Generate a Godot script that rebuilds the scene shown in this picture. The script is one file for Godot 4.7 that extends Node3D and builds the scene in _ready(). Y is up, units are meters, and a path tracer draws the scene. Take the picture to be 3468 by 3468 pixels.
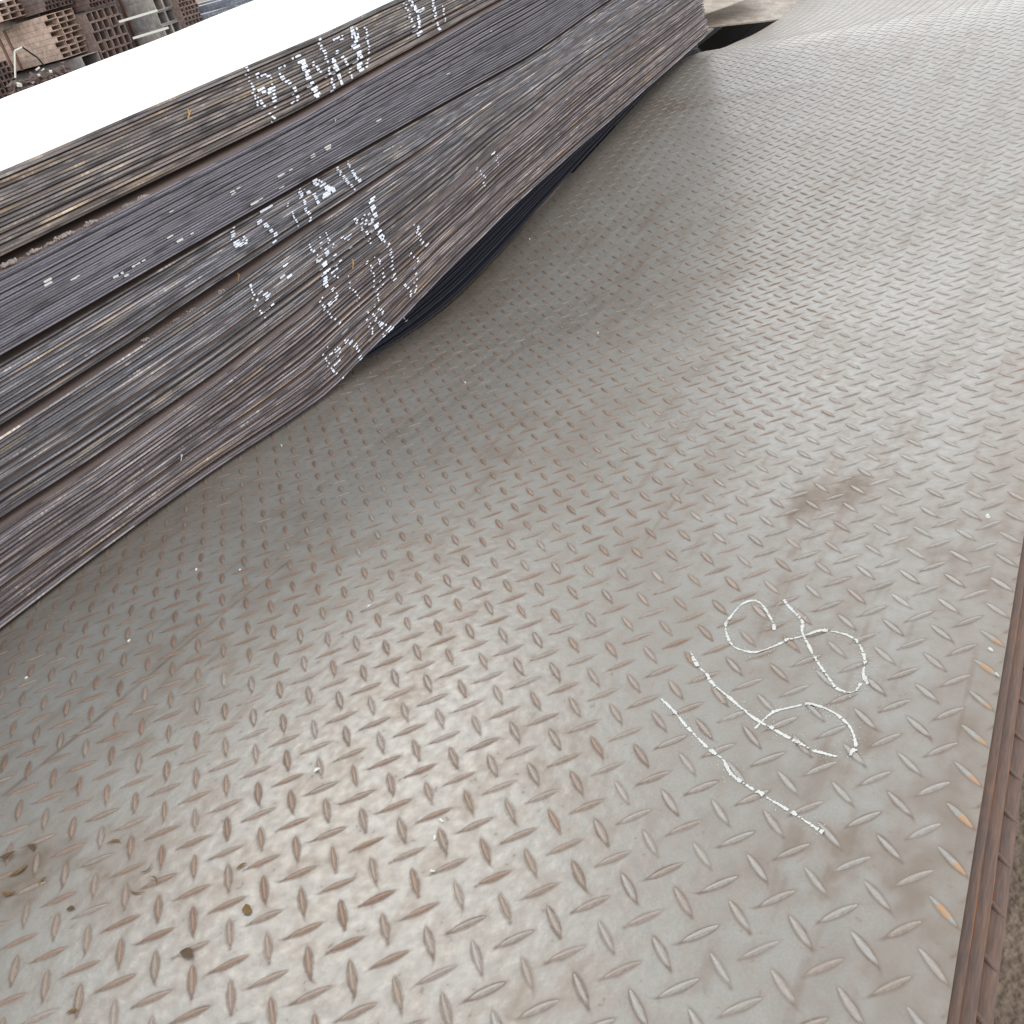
extends Node3D

# One lattice step of the raised pattern: CU across the plate, CV along it (metres). u, v below count these steps.
const CU := 0.04
const CV := 0.0418
const PLATE_LEFT := -25.5
const PLATE_RIGHT := 5.3
# Height of the sagging plate over the support plane, every 8 steps across and every 4 steps along (v from 20 to -148).
const SAG := [
	[-0.0519, -0.0476, -0.0483, -0.0497, -0.0524, -0.0509, -0.0527, -0.0501, -0.0523, -0.0676, -0.0821, -0.1114, -0.1340, -0.1415, -0.1343, -0.1193, -0.1014, -0.0853, -0.0699, -0.0552, -0.0410, -0.0280, -0.0157, -0.0080, -0.0260, -0.0587, -0.0824, -0.0991, -0.1174, -0.1293, -0.1384, -0.1474, -0.1417, -0.1245, -0.1012, -0.0709, -0.0401, -0.0080, 0.0243, 0.0523, 0.0761, 0.0985, 0.1001],
	[0.0119, 0.0069, 0.0019, -0.0031, -0.0086, -0.0141, -0.0242, -0.0417, -0.0631, -0.0828, -0.0972, -0.1117, -0.1280, -0.1342, -0.1294, -0.1179, -0.1030, -0.0880, -0.0732, -0.0588, -0.0450, -0.0326, -0.0221, -0.0181, -0.0316, -0.0559, -0.0766, -0.0933, -0.1089, -0.1211, -0.1302, -0.1362, -0.1324, -0.1179, -0.0963, -0.0691, -0.0394, -0.0080, 0.0235, 0.0515, 0.0759, 0.0945, 0.0999],
	[0.0205, 0.0154, 0.0104, 0.0054, -0.0017, -0.0097, -0.0189, -0.0316, -0.0477, -0.0650, -0.0797, -0.0951, -0.1120, -0.1204, -0.1194, -0.1116, -0.0999, -0.0870, -0.0734, -0.0599, -0.0467, -0.0351, -0.0256, -0.0223, -0.0336, -0.0542, -0.0728, -0.0883, -0.1030, -0.1147, -0.1236, -0.1294, -0.1263, -0.1134, -0.0935, -0.0677, -0.0390, -0.0080, 0.0235, 0.0515, 0.0759, 0.0945, 0.0999],
	[0.0290, 0.0240, 0.0190, 0.0140, 0.0063, -0.0031, -0.0132, -0.0259, -0.0423, -0.0611, -0.0783, -0.0931, -0.1070, -0.1148, -0.1156, -0.1099, -0.1003, -0.0885, -0.0756, -0.0625, -0.0495, -0.0385, -0.0298, -0.0269, -0.0360, -0.0528, -0.0691, -0.0835, -0.0971, -0.1085, -0.1172, -0.1226, -0.1203, -0.1090, -0.0907, -0.0664, -0.0387, -0.0080, 0.0235, 0.0515, 0.0759, 0.0945, 0.0999],
	[0.0387, 0.0337, 0.0287, 0.0237, 0.0143, 0.0010, -0.0122, -0.0264, -0.0426, -0.0600, -0.0763, -0.0898, -0.1010, -0.1086, -0.1112, -0.1079, -0.1004, -0.0899, -0.0776, -0.0649, -0.0523, -0.0417, -0.0340, -0.0315, -0.0384, -0.0514, -0.0654, -0.0786, -0.0912, -0.1023, -0.1107, -0.1159, -0.1143, -0.1046, -0.0880, -0.0651, -0.0384, -0.0080, 0.0235, 0.0515, 0.0759, 0.0945, 0.0999],
	[0.0418, 0.0367, 0.0317, 0.0267, 0.0164, 0.0014, -0.0127, -0.0267, -0.0416, -0.0574, -0.0727, -0.0851, -0.0944, -0.1020, -0.1066, -0.1055, -0.1000, -0.0907, -0.0791, -0.0668, -0.0545, -0.0445, -0.0375, -0.0355, -0.0404, -0.0502, -0.0622, -0.0743, -0.0861, -0.0968, -0.1050, -0.1099, -0.1090, -0.1007, -0.0855, -0.0639, -0.0382, -0.0080, 0.0235, 0.0515, 0.0759, 0.0945, 0.0999],
]

var rng := RandomNumberGenerator.new()
var M := {}
var marks := {}
var cam: Camera3D
var dents := FastNoiseLite.new()


func _ready() -> void:
	rng.seed = 4711
	dents.seed = 5
	dents.frequency = 0.11
	dents.fractal_octaves = 2
	# ---- camera, sky, sun, exposure ----
	cam = Camera3D.new()
	cam.name = "camera"
	cam.transform = Transform3D(Basis(Vector3(0.86347, -0.24345, -0.44177), Vector3(-0.05821, 0.82187, -0.56669), Vector3(0.50104, 0.51504, 0.69548)), Vector3(0.26507, 0.60437, 0.45801)).orthonormalized()
	cam.fov = 54.53
	cam.near = 0.02
	cam.far = 400.0
	add_child(cam)
	cam.current = true
	var env := Environment.new()
	env.background_mode = Environment.BG_SKY
	var sky := Sky.new()
	var sm := ProceduralSkyMaterial.new()
	sm.sky_top_color = Color(0.68, 0.70, 0.72)
	sm.sky_horizon_color = Color(1.0, 1.0, 1.0)
	sm.sky_curve = 0.22
	sm.ground_bottom_color = Color(0.3, 0.28, 0.26)
	sm.ground_horizon_color = Color(0.55, 0.53, 0.5)
	sm.sky_energy_multiplier = 1.6
	sky.sky_material = sm
	env.sky = sky
	env.tonemap_mode = Environment.TONE_MAPPER_LINEAR
	env.tonemap_exposure = 1.19
	env.sdfgi_enabled = true
	env.ssao_enabled = true
	env.ssil_enabled = true
	var we := WorldEnvironment.new()
	we.name = "world_environment"
	we.environment = env
	add_child(we)
	var sun := DirectionalLight3D.new()
	sun.name = "sun"
	sun.light_energy = 0.36
	sun.light_color = Color(1.0, 0.985, 0.965)
	sun.light_angular_distance = 30.0
	sun.shadow_enabled = true
	add_child(sun)
	sun.look_at_from_position(Vector3(-4.0, 3.6, -3.0), Vector3.ZERO)

	make_materials()
	make_ground()
	make_lower_plates()
	make_supports()
	make_top_plate()
	chalk_marks_of_the_stack()
	make_stack()
	make_bent_sheets()
	make_tube_yard()
	make_litter()


# ---------------------------------------------------------------- helpers
func numbered(called: String) -> String:
	var n := called
	var k := 0
	while has_node(NodePath(n)):
		k += 1
		n = "%s_%03d" % [called, k]
	return n


func tag(o: Node, label: String, category: String, group := "", kind := "") -> void:
	if label != "":
		o.set_meta("label", label)
	if category != "":
		o.set_meta("category", category)
	if group != "":
		o.set_meta("group", group)
	if kind != "":
		o.set_meta("kind", kind)


func thing(called: String, label: String, category: String, at := Vector3.ZERO, group := "") -> Node3D:
	var o := Node3D.new()
	o.name = numbered(called)
	add_child(o)
	o.position = at
	tag(o, label, category, group)
	return o


func obj(called: String, mesh: Mesh, m: Material, parent: Node = self, k := -1) -> MeshInstance3D:
	var o := MeshInstance3D.new()
	o.mesh = mesh
	if m:
		o.material_override = m
	o.cast_shadow = GeometryInstance3D.SHADOW_CASTING_SETTING_ON
	if parent == self:
		o.name = numbered(called)
	elif k >= 0:
		o.name = called if k == 0 else "%s_%03d" % [called, k]
	else:
		o.name = called
	parent.add_child(o, true)
	return o


func quad(st: SurfaceTool, a: Vector3, b: Vector3, c: Vector3, d: Vector3) -> void:
	# a, b, c, d counter-clockwise seen from the front; Godot's front faces run clockwise
	var n := (b - a).cross(c - a).normalized()
	for p: Vector3 in [a, c, b, a, d, c]:
		st.set_normal(n)
		st.add_vertex(p)


func box_into(st: SurfaceTool, t: Transform3D, s: Vector3) -> void:
	var h := s * 0.5
	var p: Array[Vector3] = []
	for i in 8:
		p.append(t * Vector3(h.x if i & 1 else -h.x, h.y if i & 2 else -h.y, h.z if i & 4 else -h.z))
	quad(st, p[4], p[5], p[7], p[6])
	quad(st, p[1], p[0], p[2], p[3])
	quad(st, p[5], p[1], p[3], p[7])
	quad(st, p[0], p[4], p[6], p[2])
	quad(st, p[6], p[7], p[3], p[2])
	quad(st, p[0], p[1], p[5], p[4])


func spline(a: float, b: float, c: float, d: float, t: float) -> float:
	return 0.5 * (2.0 * b + (c - a) * t + (2.0 * a - 5.0 * b + 4.0 * c - d) * t * t + (3.0 * b - a - 3.0 * c + d) * t * t * t)


func sag(u: float, v: float) -> float:
	var rows: int = SAG[0].size()
	var fu := clampf((u + 28.0) / 8.0, 0.0, 4.999)
	var fv := clampf((20.0 - v) / 4.0, 0.0, rows - 1.001)
	var i := int(fu)
	var j := int(fv)
	var r := [0.0, 0.0, 0.0, 0.0]
	for k in 4:
		var row: Array = SAG[clampi(i + k - 1, 0, 5)]
		r[k] = spline(row[maxi(j - 1, 0)], row[j], row[mini(j + 1, rows - 1)], row[mini(j + 2, rows - 1)], fv - j)
	return spline(r[0], r[1], r[2], r[3], fu - i) + 0.0010 * dents.get_noise_2d(u, v)


func on_plate(u: float, v: float, lift := 0.0) -> Vector3:
	return Vector3(u * CU, sag(u, v) + lift, v * CV)


func plate_normal(u: float, v: float) -> Vector3:
	var dx := (sag(u + 0.2, v) - sag(u - 0.2, v)) / (0.4 * CU)
	var dz := (sag(u, v + 0.2) - sag(u, v - 0.2)) / (0.4 * CV)
	return Vector3(-dx, 1.0, -dz).normalized()


func plate_basis(u: float, v: float, turn: float) -> Basis:
	var n := plate_normal(u, v)
	var x := Vector3(cos(turn), 0.0, sin(turn))
	x = (x - n * x.dot(n)).normalized()
	return Basis(x, n, x.cross(n))


func along(table: Array, v: float) -> float:
	# table of [v, height], v falling
	if v >= table[0][0]:
		return table[0][1]
	for k in table.size() - 1:
		if v >= table[k + 1][0]:
			var f: float = (v - table[k][0]) / (table[k + 1][0] - table[k][0])
			f = f * f * (3.0 - 2.0 * f) * 0.35 + f * 0.65
			return lerpf(table[k][1], table[k + 1][1], f)
	return table[table.size() - 1][1]


# ---------------------------------------------------------------- materials
func noise_bytes(w: int, h: int, freq: float, oct: int, sd: int, stretch := 1.0) -> PackedByteArray:
	var n := FastNoiseLite.new()
	n.seed = sd
	n.noise_type = FastNoiseLite.TYPE_SIMPLEX_SMOOTH
	n.frequency = freq
	n.fractal_octaves = oct
	if stretch == 1.0:
		var im := n.get_seamless_image(w, h)
		im.convert(Image.FORMAT_L8)
		return im.get_data()
	var small := n.get_seamless_image(maxi(8, int(w / stretch)), h)
	small.convert(Image.FORMAT_L8)
	small.resize(w, h, Image.INTERPOLATE_CUBIC)
	return small.get_data()


func tex(w: int, h: int, data: PackedByteArray, rgba := false) -> ImageTexture:
	var im := Image.create_from_data(w, h, false, Image.FORMAT_RGBA8 if rgba else Image.FORMAT_RGB8, data)
	return ImageTexture.create_from_image(im)


func grey_tex(w: int, h: int, data: PackedByteArray) -> ImageTexture:
	return ImageTexture.create_from_image(Image.create_from_data(w, h, false, Image.FORMAT_L8, data))


func b8(x: float) -> int:
	return clampi(int(x * 255.0 + 0.5), 0, 255)


func mat(color: Color, rough: float, metal := 0.0) -> StandardMaterial3D:
	var m := StandardMaterial3D.new()
	m.albedo_color = color
	m.roughness = rough
	m.metallic = metal
	return m


func normal_tex(w: int, h: int, data: PackedByteArray, strength: float) -> ImageTexture:
	var im := Image.create_from_data(w, h, false, Image.FORMAT_L8, data)
	im.convert(Image.FORMAT_RGBA8)
	im.bump_map_to_normal_map(strength)
	return ImageTexture.create_from_image(im)


func make_materials() -> void:
	make_plate_material()
	M.rib = []
	# worn steel, brown mill dust, darker rust
	M.rib_rusted = mat(Color(0.92, 0.80, 0.72), 0.55, 0.1)
	M.rib_rusted.vertex_color_use_as_albedo = true
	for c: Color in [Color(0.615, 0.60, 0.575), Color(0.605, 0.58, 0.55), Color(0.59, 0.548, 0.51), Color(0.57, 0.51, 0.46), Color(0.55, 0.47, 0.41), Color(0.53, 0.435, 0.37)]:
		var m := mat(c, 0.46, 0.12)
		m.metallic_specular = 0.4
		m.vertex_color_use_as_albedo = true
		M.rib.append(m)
	var mm := mat(Color(1, 1, 1), 0.45, 0.2)
	mm.vertex_color_use_as_albedo = true
	M.rib_field = mm
	M.chalk = mat(Color(0.75, 0.75, 0.73), 0.95)
	M.chalk_dust = mat(Color(0.80, 0.79, 0.77), 0.95)
	M.chalk_blue = mat(Color(0.88, 0.90, 0.94), 0.9)
	# sheared edges of the stacked sheets: streaks drawn along the sheet by the shear blade, rust and mill scale
	M.edge = []
	M.edge.append(edge_material(11, Color(0.56, 0.525, 0.515), Color(0.87, 0.81, 0.74), Color(0.84, 0.68, 0.46), 0.28))
	M.edge.append(edge_material(23, Color(0.50, 0.49, 0.53), Color(0.60, 0.59, 0.625), Color(0.56, 0.51, 0.48), 0.10))
	M.edge.append(edge_material(37, Color(0.545, 0.54, 0.565), Color(0.88, 0.85, 0.85), Color(0.85, 0.70, 0.52), 0.34))
	M.edge.append(edge_material(51, Color(0.555, 0.52, 0.535), Color(0.89, 0.83, 0.77), Color(0.89, 0.70, 0.48), 0.30))
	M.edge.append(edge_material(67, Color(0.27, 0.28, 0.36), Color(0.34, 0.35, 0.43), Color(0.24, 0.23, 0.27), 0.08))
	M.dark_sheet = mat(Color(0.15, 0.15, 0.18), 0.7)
	M.sheet = mat(Color(0.50, 0.43, 0.40), 0.6, 0.15)
	# the bare top of the pile: bright, hardly rusted steel
	var w := 512
	var n1 := noise_bytes(w, w, 0.012, 4, 5)
	var n2 := noise_bytes(w, w, 0.02, 3, 6, 6.0)
	var d := PackedByteArray()
	d.resize(w * w * 3)
	for i in w * w:
		var a := n1[i] / 255.0
		var b := n2[i] / 255.0
		var s := smoothstep(0.62, 0.85, a) * 0.10 + smoothstep(0.6, 0.9, b) * 0.06
		d[i * 3] = b8(0.86 - s)
		d[i * 3 + 1] = b8(0.86 - s)
		d[i * 3 + 2] = b8(0.87 - s * 0.9)
	var top := mat(Color(1, 1, 1), 0.34, 0.55)
	top.albedo_texture = tex(w, w, d)
	M.sheet_top = top
	M.rust_edge = rust_material(71, Color(0.27, 0.21, 0.185), Color(0.37, 0.26, 0.195), 0.7)
	M.rust_plate = rust_material(72, Color(0.36, 0.285, 0.25), Color(0.40, 0.305, 0.25), 0.6)
	M.rust_line = rust_material(73, Color(0.40, 0.28, 0.20), Color(0.70, 0.43, 0.20), 0.8)
	M.shiny_edge = rust_material(74, Color(0.44, 0.41, 0.43), Color(0.58, 0.55, 0.56), 0.35)
	M.shiny_edge.metallic = 0.5
	for key: String in ["rust_edge", "rust_line", "shiny_edge", "rust_plate"]:
		M[key].uv1_scale = Vector3(22.0, 22.0, 1.8)
	M.pale_sheet = rust_material(75, Color(0.66, 0.62, 0.57), Color(0.58, 0.52, 0.46), 0.55)
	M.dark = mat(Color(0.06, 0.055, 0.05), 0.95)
	M.brown_tube = rust_material(76, Color(0.50, 0.435, 0.41), Color(0.53, 0.45, 0.415), 0.75)
	M.tan_tube = rust_material(77, Color(0.70, 0.61, 0.55), Color(0.64, 0.555, 0.50), 0.7)
	M.dark_tube = rust_material(78, Color(0.43, 0.36, 0.335), Color(0.38, 0.32, 0.30), 0.75)
	M.grey_tube = rust_material(79, Color(0.62, 0.59, 0.56), Color(0.54, 0.52, 0.51), 0.55)
	M.blue_tube = rust_material(80, Color(0.56, 0.58, 0.61), Color(0.48, 0.50, 0.54), 0.55)
	for key: String in ["brown_tube", "tan_tube", "dark_tube", "grey_tube", "blue_tube"]:
		M[key].uv1_world_triplanar = true
		M[key].uv1_scale = Vector3.ONE * 0.8
	M.strap = mat(Color(0.45, 0.30, 0.24), 0.6, 0.2)
	M.white = mat(Color(0.80, 0.80, 0.76), 0.7)
	M.straw = mat(Color(0.72, 0.58, 0.34), 0.8)
	M.leaf = mat(Color(0.56, 0.45, 0.30), 0.8)
	M.leaf_dark = mat(Color(0.46, 0.38, 0.30), 0.85)
	M.grit = mat(Color(0.60, 0.56, 0.53), 0.95)
	M.orange = rust_material(81, Color(0.72, 0.47, 0.24), Color(0.62, 0.40, 0.22), 0.85)


func rust_material(sd: int, a: Color, b: Color, rough: float) -> StandardMaterial3D:
	var w := 256
	var n1 := noise_bytes(w, w, 0.02, 4, sd)
	var n2 := noise_bytes(w, w, 0.09, 3, sd + 100)
	var d := PackedByteArray()
	d.resize(w * w * 3)
	for i in w * w:
		var c := a.lerp(b, smoothstep(0.35, 0.7, n1[i] / 255.0)) * (0.84 + 0.32 * n2[i] / 255.0)
		d[i * 3] = b8(c.r)
		d[i * 3 + 1] = b8(c.g)
		d[i * 3 + 2] = b8(c.b)
	var m := mat(Color(1, 1, 1), rough, 0.1)
	m.albedo_texture = tex(w, w, d)
	m.uv1_triplanar = true
	m.uv1_scale = Vector3.ONE * 2.6
	return m


func edge_material(sd: int, base: Color, light: Color, ochre: Color, share: float) -> StandardMaterial3D:
	var w := 1024
	var h := 256
	var long1 := noise_bytes(w, h, 0.16, 2, sd, 44.0)
	var long2 := noise_bytes(w, h, 0.22, 2, sd + 1, 14.0)
	var long3 := noise_bytes(w, h, 0.09, 3, sd + 2, 40.0)
	var fine := noise_bytes(w, h, 0.25, 3, sd + 3)
	var patch := noise_bytes(w, h, 0.006, 3, sd + 4)
	var d := PackedByteArray()
	d.resize(w * h * 3)
	for i in w * h:
		var y := (i / w) % 8
		var p := patch[i] / 255.0
		# streaks and flecks keep to one sheet: read at the middle of its eight rows
		var q := (i / w - y + 4) * w + i % w
		var fleck := smoothstep(0.66, 0.78, long2[q] / 255.0 * 0.7 + fine[q] / 255.0 * 0.3)
		var scale_loss := smoothstep(0.44, 0.30, long1[q] / 255.0)
		var l := smoothstep(0.50, 0.74, long1[q] / 255.0 * 0.5 + (long2[q] * 0.75 + long2[i] * 0.25) / 255.0 * 0.5)
		var o := smoothstep(0.62 - 0.15 * p, 0.84, long3[q] / 255.0 * 0.7 + long2[q] / 255.0 * 0.3)
		var c := base * (0.78 + 0.44 * fine[i] / 255.0)
		c = c.lerp(light, l * (0.16 + 0.75 * share))
		c = c.lerp(ochre, o * share * 1.6 * smoothstep(0.25, 0.7, p))
		c = c.lerp(light * 1.08, fleck * (0.35 + share) * smoothstep(0.3, 0.6, p))
		c = c * (1.0 - (0.10 + 0.40 * share) * minf(1.0, scale_loss))
		if y == 0 or y == 7:
			c = c * 0.62  # dark gaps between sheets, their shade painted into the rim rows
		var dark := smoothstep(0.42, 0.18, long2[q] / 255.0)
		c = c * (1.0 - 0.28 * dark)
		d[i * 3] = b8(c.r)
		d[i * 3 + 1] = b8(c.g)
		d[i * 3 + 2] = b8(c.b)
	var m := mat(Color(1, 1, 1), 0.55, 0.1)
	m.albedo_texture = tex(w, h, d)
	m.vertex_color_use_as_albedo = true
	return m


func make_plate_material() -> void:
	# eight by eight lattice steps of mill dust caught round the raised ribs
	var w := 1024
	var cell := 128.0
	var fine := noise_bytes(w, w, 0.11, 3, 1)
	var mid := noise_bytes(w, w, 0.022, 4, 2)
	var wide := noise_bytes(w, w, 0.006, 4, 3)
	var soil := PackedFloat32Array()
	soil.resize(w * w)
	var r := RandomNumberGenerator.new()
	r.seed = 99
	for gy in 8:
		for gx in 8:
			for k in 2:
				var cx := (gx + 0.5 * k) * cell
				var cy := (gy + 0.5 * k) * cell
				var t := PI / 4 if k == 0 else -PI / 4
				var ct := cos(t)
				var s_t := sin(t)
				var amount := r.randf_range(0.55, 1.1)
				var tail := r.randf_range(0.0, 1.0)
				var bend := r.randf_range(-0.5, 0.5)
				for y in range(-70, 71):
					for x in range(-70, 71):
						# along the rib and across it, in half lengths
						var a := (x * ct + y * s_t) / 47.0
						var b := (-x * s_t + y * ct) / 47.0
						var lens := 0.22 * (1.0 - a * a)
						var edge := absf(b) - maxf(lens, 0.0)
						var v := 0.0
						if absf(a) < 1.15:
							v = exp(-maxf(edge, 0.0) * maxf(edge, 0.0) / 0.004) * 0.6 * smoothstep(1.15, 0.8, absf(a))
							v += exp(-maxf(edge, 0.0) / 0.16) * 0.16
						# a smear that runs out of the lower end
						var out_end := a if k == 0 else -a
						var sx := b - bend * (out_end - 0.9) * (out_end - 0.9) * 2.0
						if out_end > 0.7 and out_end < 1.6:
							v += tail * 0.9 * exp(-sx * sx / 0.007) * smoothstep(1.6, 1.0, out_end)
						var blob := Vector2(out_end - 1.0, b).length()
						v += (1.0 - tail) * exp(-blob * blob / 0.012)
						if v > 0.02:
							var px := posmod(int(cx) + x, w)
							var py := posmod(int(cy) + y, w)
							soil[py * w + px] = maxf(soil[py * w + px], v * amount)
	var d := PackedByteArray()
	d.resize(w * w * 3)
	var ro := PackedByteArray()
	ro.resize(w * w)
	var steel := Color(0.55, 0.538, 0.515)
	var dust := Color(0.535, 0.51, 0.48)
	var brown := Color(0.375, 0.315, 0.275)
	for i in w * w:
		var f := fine[i] / 255.0
		var m := mid[i] / 255.0
		var g := wide[i] / 255.0
		var c := steel.lerp(dust, smoothstep(0.35, 0.75, g * 0.6 + m * 0.4))
		c = c * (0.965 + 0.07 * f)
		var s := clampf(soil[i] * (0.55 + 0.7 * m) * (0.7 + 0.6 * f), 0.0, 1.0)
		s = maxf(s, smoothstep(0.80, 0.9, m) * 0.35)
		c = c.lerp(brown, s * 0.7)
		d[i * 3] = b8(c.r)
		d[i * 3 + 1] = b8(c.g)
		d[i * 3 + 2] = b8(c.b)
		ro[i] = b8(0.24 + 0.20 * m + 0.06 * f + 0.28 * s)
	var pm := mat(Color(1, 1, 1), 1.0, 0.22)
	pm.albedo_texture = tex(w, w, d)
	pm.metallic_specular = 0.42
	pm.roughness_texture = grey_tex(w, w, ro)
	pm.normal_enabled = true
	pm.normal_texture = normal_tex(512, 512, noise_bytes(512, 512, 0.03, 4, 44), 2.0)
	pm.normal_scale = 0.25
	# washes of brown dust, drag marks and a few dirty spots over the whole plate
	var dw := 1024
	var dh := 2048
	var wash := noise_bytes(dw, dh, 0.006, 5, 7)
	var spot := noise_bytes(dw, dh, 0.03, 4, 8)
	var drag := noise_bytes(dh, dw, 0.05, 3, 9, 20.0)
	var sp := []
	for q: Array in [[0.3, -11.5, 1.5, 1.0], [-0.5, -11.0, 0.9, 0.8], [1.2, -12.0, 0.9, 0.7], [-3.7, -12.6, 0.55, 0.6], [-10.3, -40.8, 1.6, 0.35], [1.8, -20.8, 1.2, 0.7], [-3.6, -8.1, 0.7, 0.35], [-21.6, -60.3, 2.2, 0.6], [-17.9, -59.5, 2.5, 0.6], [-14.5, -58.8, 2.0, 0.4], [-15.3, -26.6, 0.9, 0.6], [-8.9, -31.7, 1.3, 0.5], [-0.4, -23.1, 1.2, 0.5], [-6.9, -20.7, 0.9, 0.5], [-12.9, 5.2, 1.5, 0.9], [-11.3, 4.0, 1.1, 0.5], [-8.2, 5.0, 1.0, 0.4], [-10.0, 4.8, 1.3, 0.5], [4.9, -8.0, 0.8, 0.5], [4.8, -3.2, 0.6, 0.5]]:
		sp.append(q)
	var o := PackedByteArray()
	o.resize(dw * dh * 4)
	for y in dh:
		var v := 10.0 - 156.0 * pow(float(y) / dh, 1.0 / 0.6)
		for x in dw:
			var u := -26.0 + 32.0 * x / dw
			var i := y * dw + x
			var a := wash[i] / 255.0
			var b := spot[i] / 255.0
			var e := drag[x * dh + y] / 255.0
			var al := smoothstep(0.36, 0.72, a) * 0.44 * smoothstep(0.2, 0.75, b)
			al += smoothstep(0.60, 0.82, e) * 0.36 * smoothstep(0.3, 0.6, b)
			al += smoothstep(-19.0, -25.5, u + (b - 0.5) * 7.0) * 0.55
			al += smoothstep(2.5, 5.3, u + (b - 0.5) * 2.5) * 0.5
			o[i * 4 + 3] = b8(clampf(al, 0.0, 0.85))
			o[i * 4] = b8(0.495 - 0.05 * b)
			o[i * 4 + 1] = b8(0.445 - 0.05 * b)
			o[i * 4 + 2] = b8(0.395 - 0.045 * b)
	for q: Array in sp:
		var y0 := int(dh * pow(clampf((10.0 - q[1] - q[2] * 1.6) / 156.0, 0.0, 1.0), 0.6))
		var y1 := int(dh * pow(clampf((10.0 - q[1] + q[2] * 1.6) / 156.0, 0.0, 1.0), 0.6))
		for y in range(maxi(y0, 0), mini(y1 + 1, dh)):
			var v := 10.0 - 156.0 * pow(float(y) / dh, 1.0 / 0.6)
			for x in range(maxi(0, int((q[0] - q[2] * 1.6 + 26.0) / 32.0 * dw)), mini(dw, int((q[0] + q[2] * 1.6 + 26.0) / 32.0 * dw) + 1)):
				var u := -26.0 + 32.0 * x / dw
				var i := y * dw + x
				var b := spot[i] / 255.0
				var k: float = Vector2(u - q[0], v - q[1]).length() / q[2]
				var s: float = smoothstep(1.1, 0.0, k + (b - 0.5) * 1.9) * q[3] * 0.8
				if s > 0.01:
					o[i * 4 + 3] = b8(clampf(o[i * 4 + 3] / 255.0 + s * (0.35 + 0.75 * wash[(i * 7) % (dw * dh)] / 255.0), 0.0, 0.95))
					o[i * 4] = b8(lerpf(o[i * 4] / 255.0, 0.395, s))
					o[i * 4 + 1] = b8(lerpf(o[i * 4 + 1] / 255.0, 0.335, s))
					o[i * 4 + 2] = b8(lerpf(o[i * 4 + 2] / 255.0, 0.275, s))
	# drag marks and the rusty trace of an old sheet edge
	for q: Array in [[[-15.9, 3.8], [-15.6, 1.2], [-15.5, -1.0], [-15.4, -3.2], [-15.2, -6.2], 0.10, 0.75], [[-14.9, -68.9], [-16.2, -63.5], [-16.9, -59.6], [-17.0, -55.9], 0.10, 0.6], [[-22.5, -58.4], [-19.0, -59.3], [-15.9, -60.1], [-11.7, -60.0], 0.8, 0.6], [[-8.9, -13.2], [-9.0, -16.9], [-7.0, -21.0], [-4.3, -26.0], 1.6, 0.30], [[-3.6, -9.1], [-3.1, -11.9], [-3.2, -15.2], 0.5, 0.35], [[-20.0, -28.0], [-14.0, -30.0], [-8.0, -33.0], [0.0, -37.0], 1.5, 0.3], [[1.5, -18.0], [2.0, -27.0], [2.2, -36.0], 0.5, 0.4]]:
		var broad: float = q[q.size() - 2]
		var deep: float = q[q.size() - 1]
		for k in q.size() - 3:
			var a := Vector2(q[k][0], q[k][1])
			var b := Vector2(q[k + 1][0], q[k + 1][1])
			var r0 := int(dh * pow(clampf((10.0 - maxf(a.y, b.y) - broad * 2.0) / 156.0, 0.0, 1.0), 0.6))
			var r1 := int(dh * pow(clampf((10.0 - minf(a.y, b.y) + broad * 2.0) / 156.0, 0.0, 1.0), 0.6))
			var c0 := int((minf(a.x, b.x) - broad * 2.0 + 26.0) / 32.0 * dw)
			var c1 := int((maxf(a.x, b.x) + broad * 2.0 + 26.0) / 32.0 * dw)
			for y in range(maxi(0, r0), mini(dh, r1 + 1)):
				var v := 10.0 - 156.0 * pow(float(y) / dh, 1.0 / 0.6)
				for x in range(maxi(0, c0), mini(dw, c1 + 1)):
					var pt := Vector2(-26.0 + 32.0 * x / dw, v)
					var i := y * dw + x
					var dist := pt.distance_to(Geometry2D.get_closest_point_to_segment(pt, a, b)) / broad
					var s := exp(-dist * dist * 1.5) * deep * (0.35 + 1.1 * spot[i] / 255.0)
					if s > 0.02:
						o[i * 4 + 3] = maxi(o[i * 4 + 3], b8(clampf(s, 0.0, 0.9)))
						o[i * 4] = b8(lerpf(o[i * 4] / 255.0, 0.40, s))
						o[i * 4 + 1] = b8(lerpf(o[i * 4 + 1] / 255.0, 0.345, s))
						o[i * 4 + 2] = b8(lerpf(o[i * 4 + 2] / 255.0, 0.30, s))
	pm.detail_enabled = true
	pm.detail_blend_mode = BaseMaterial3D.BLEND_MODE_MIX
	pm.detail_uv_layer = BaseMaterial3D.DETAIL_UV_2
	pm.detail_albedo = tex(dw, dh, o, true)
	M.plate = pm


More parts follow.
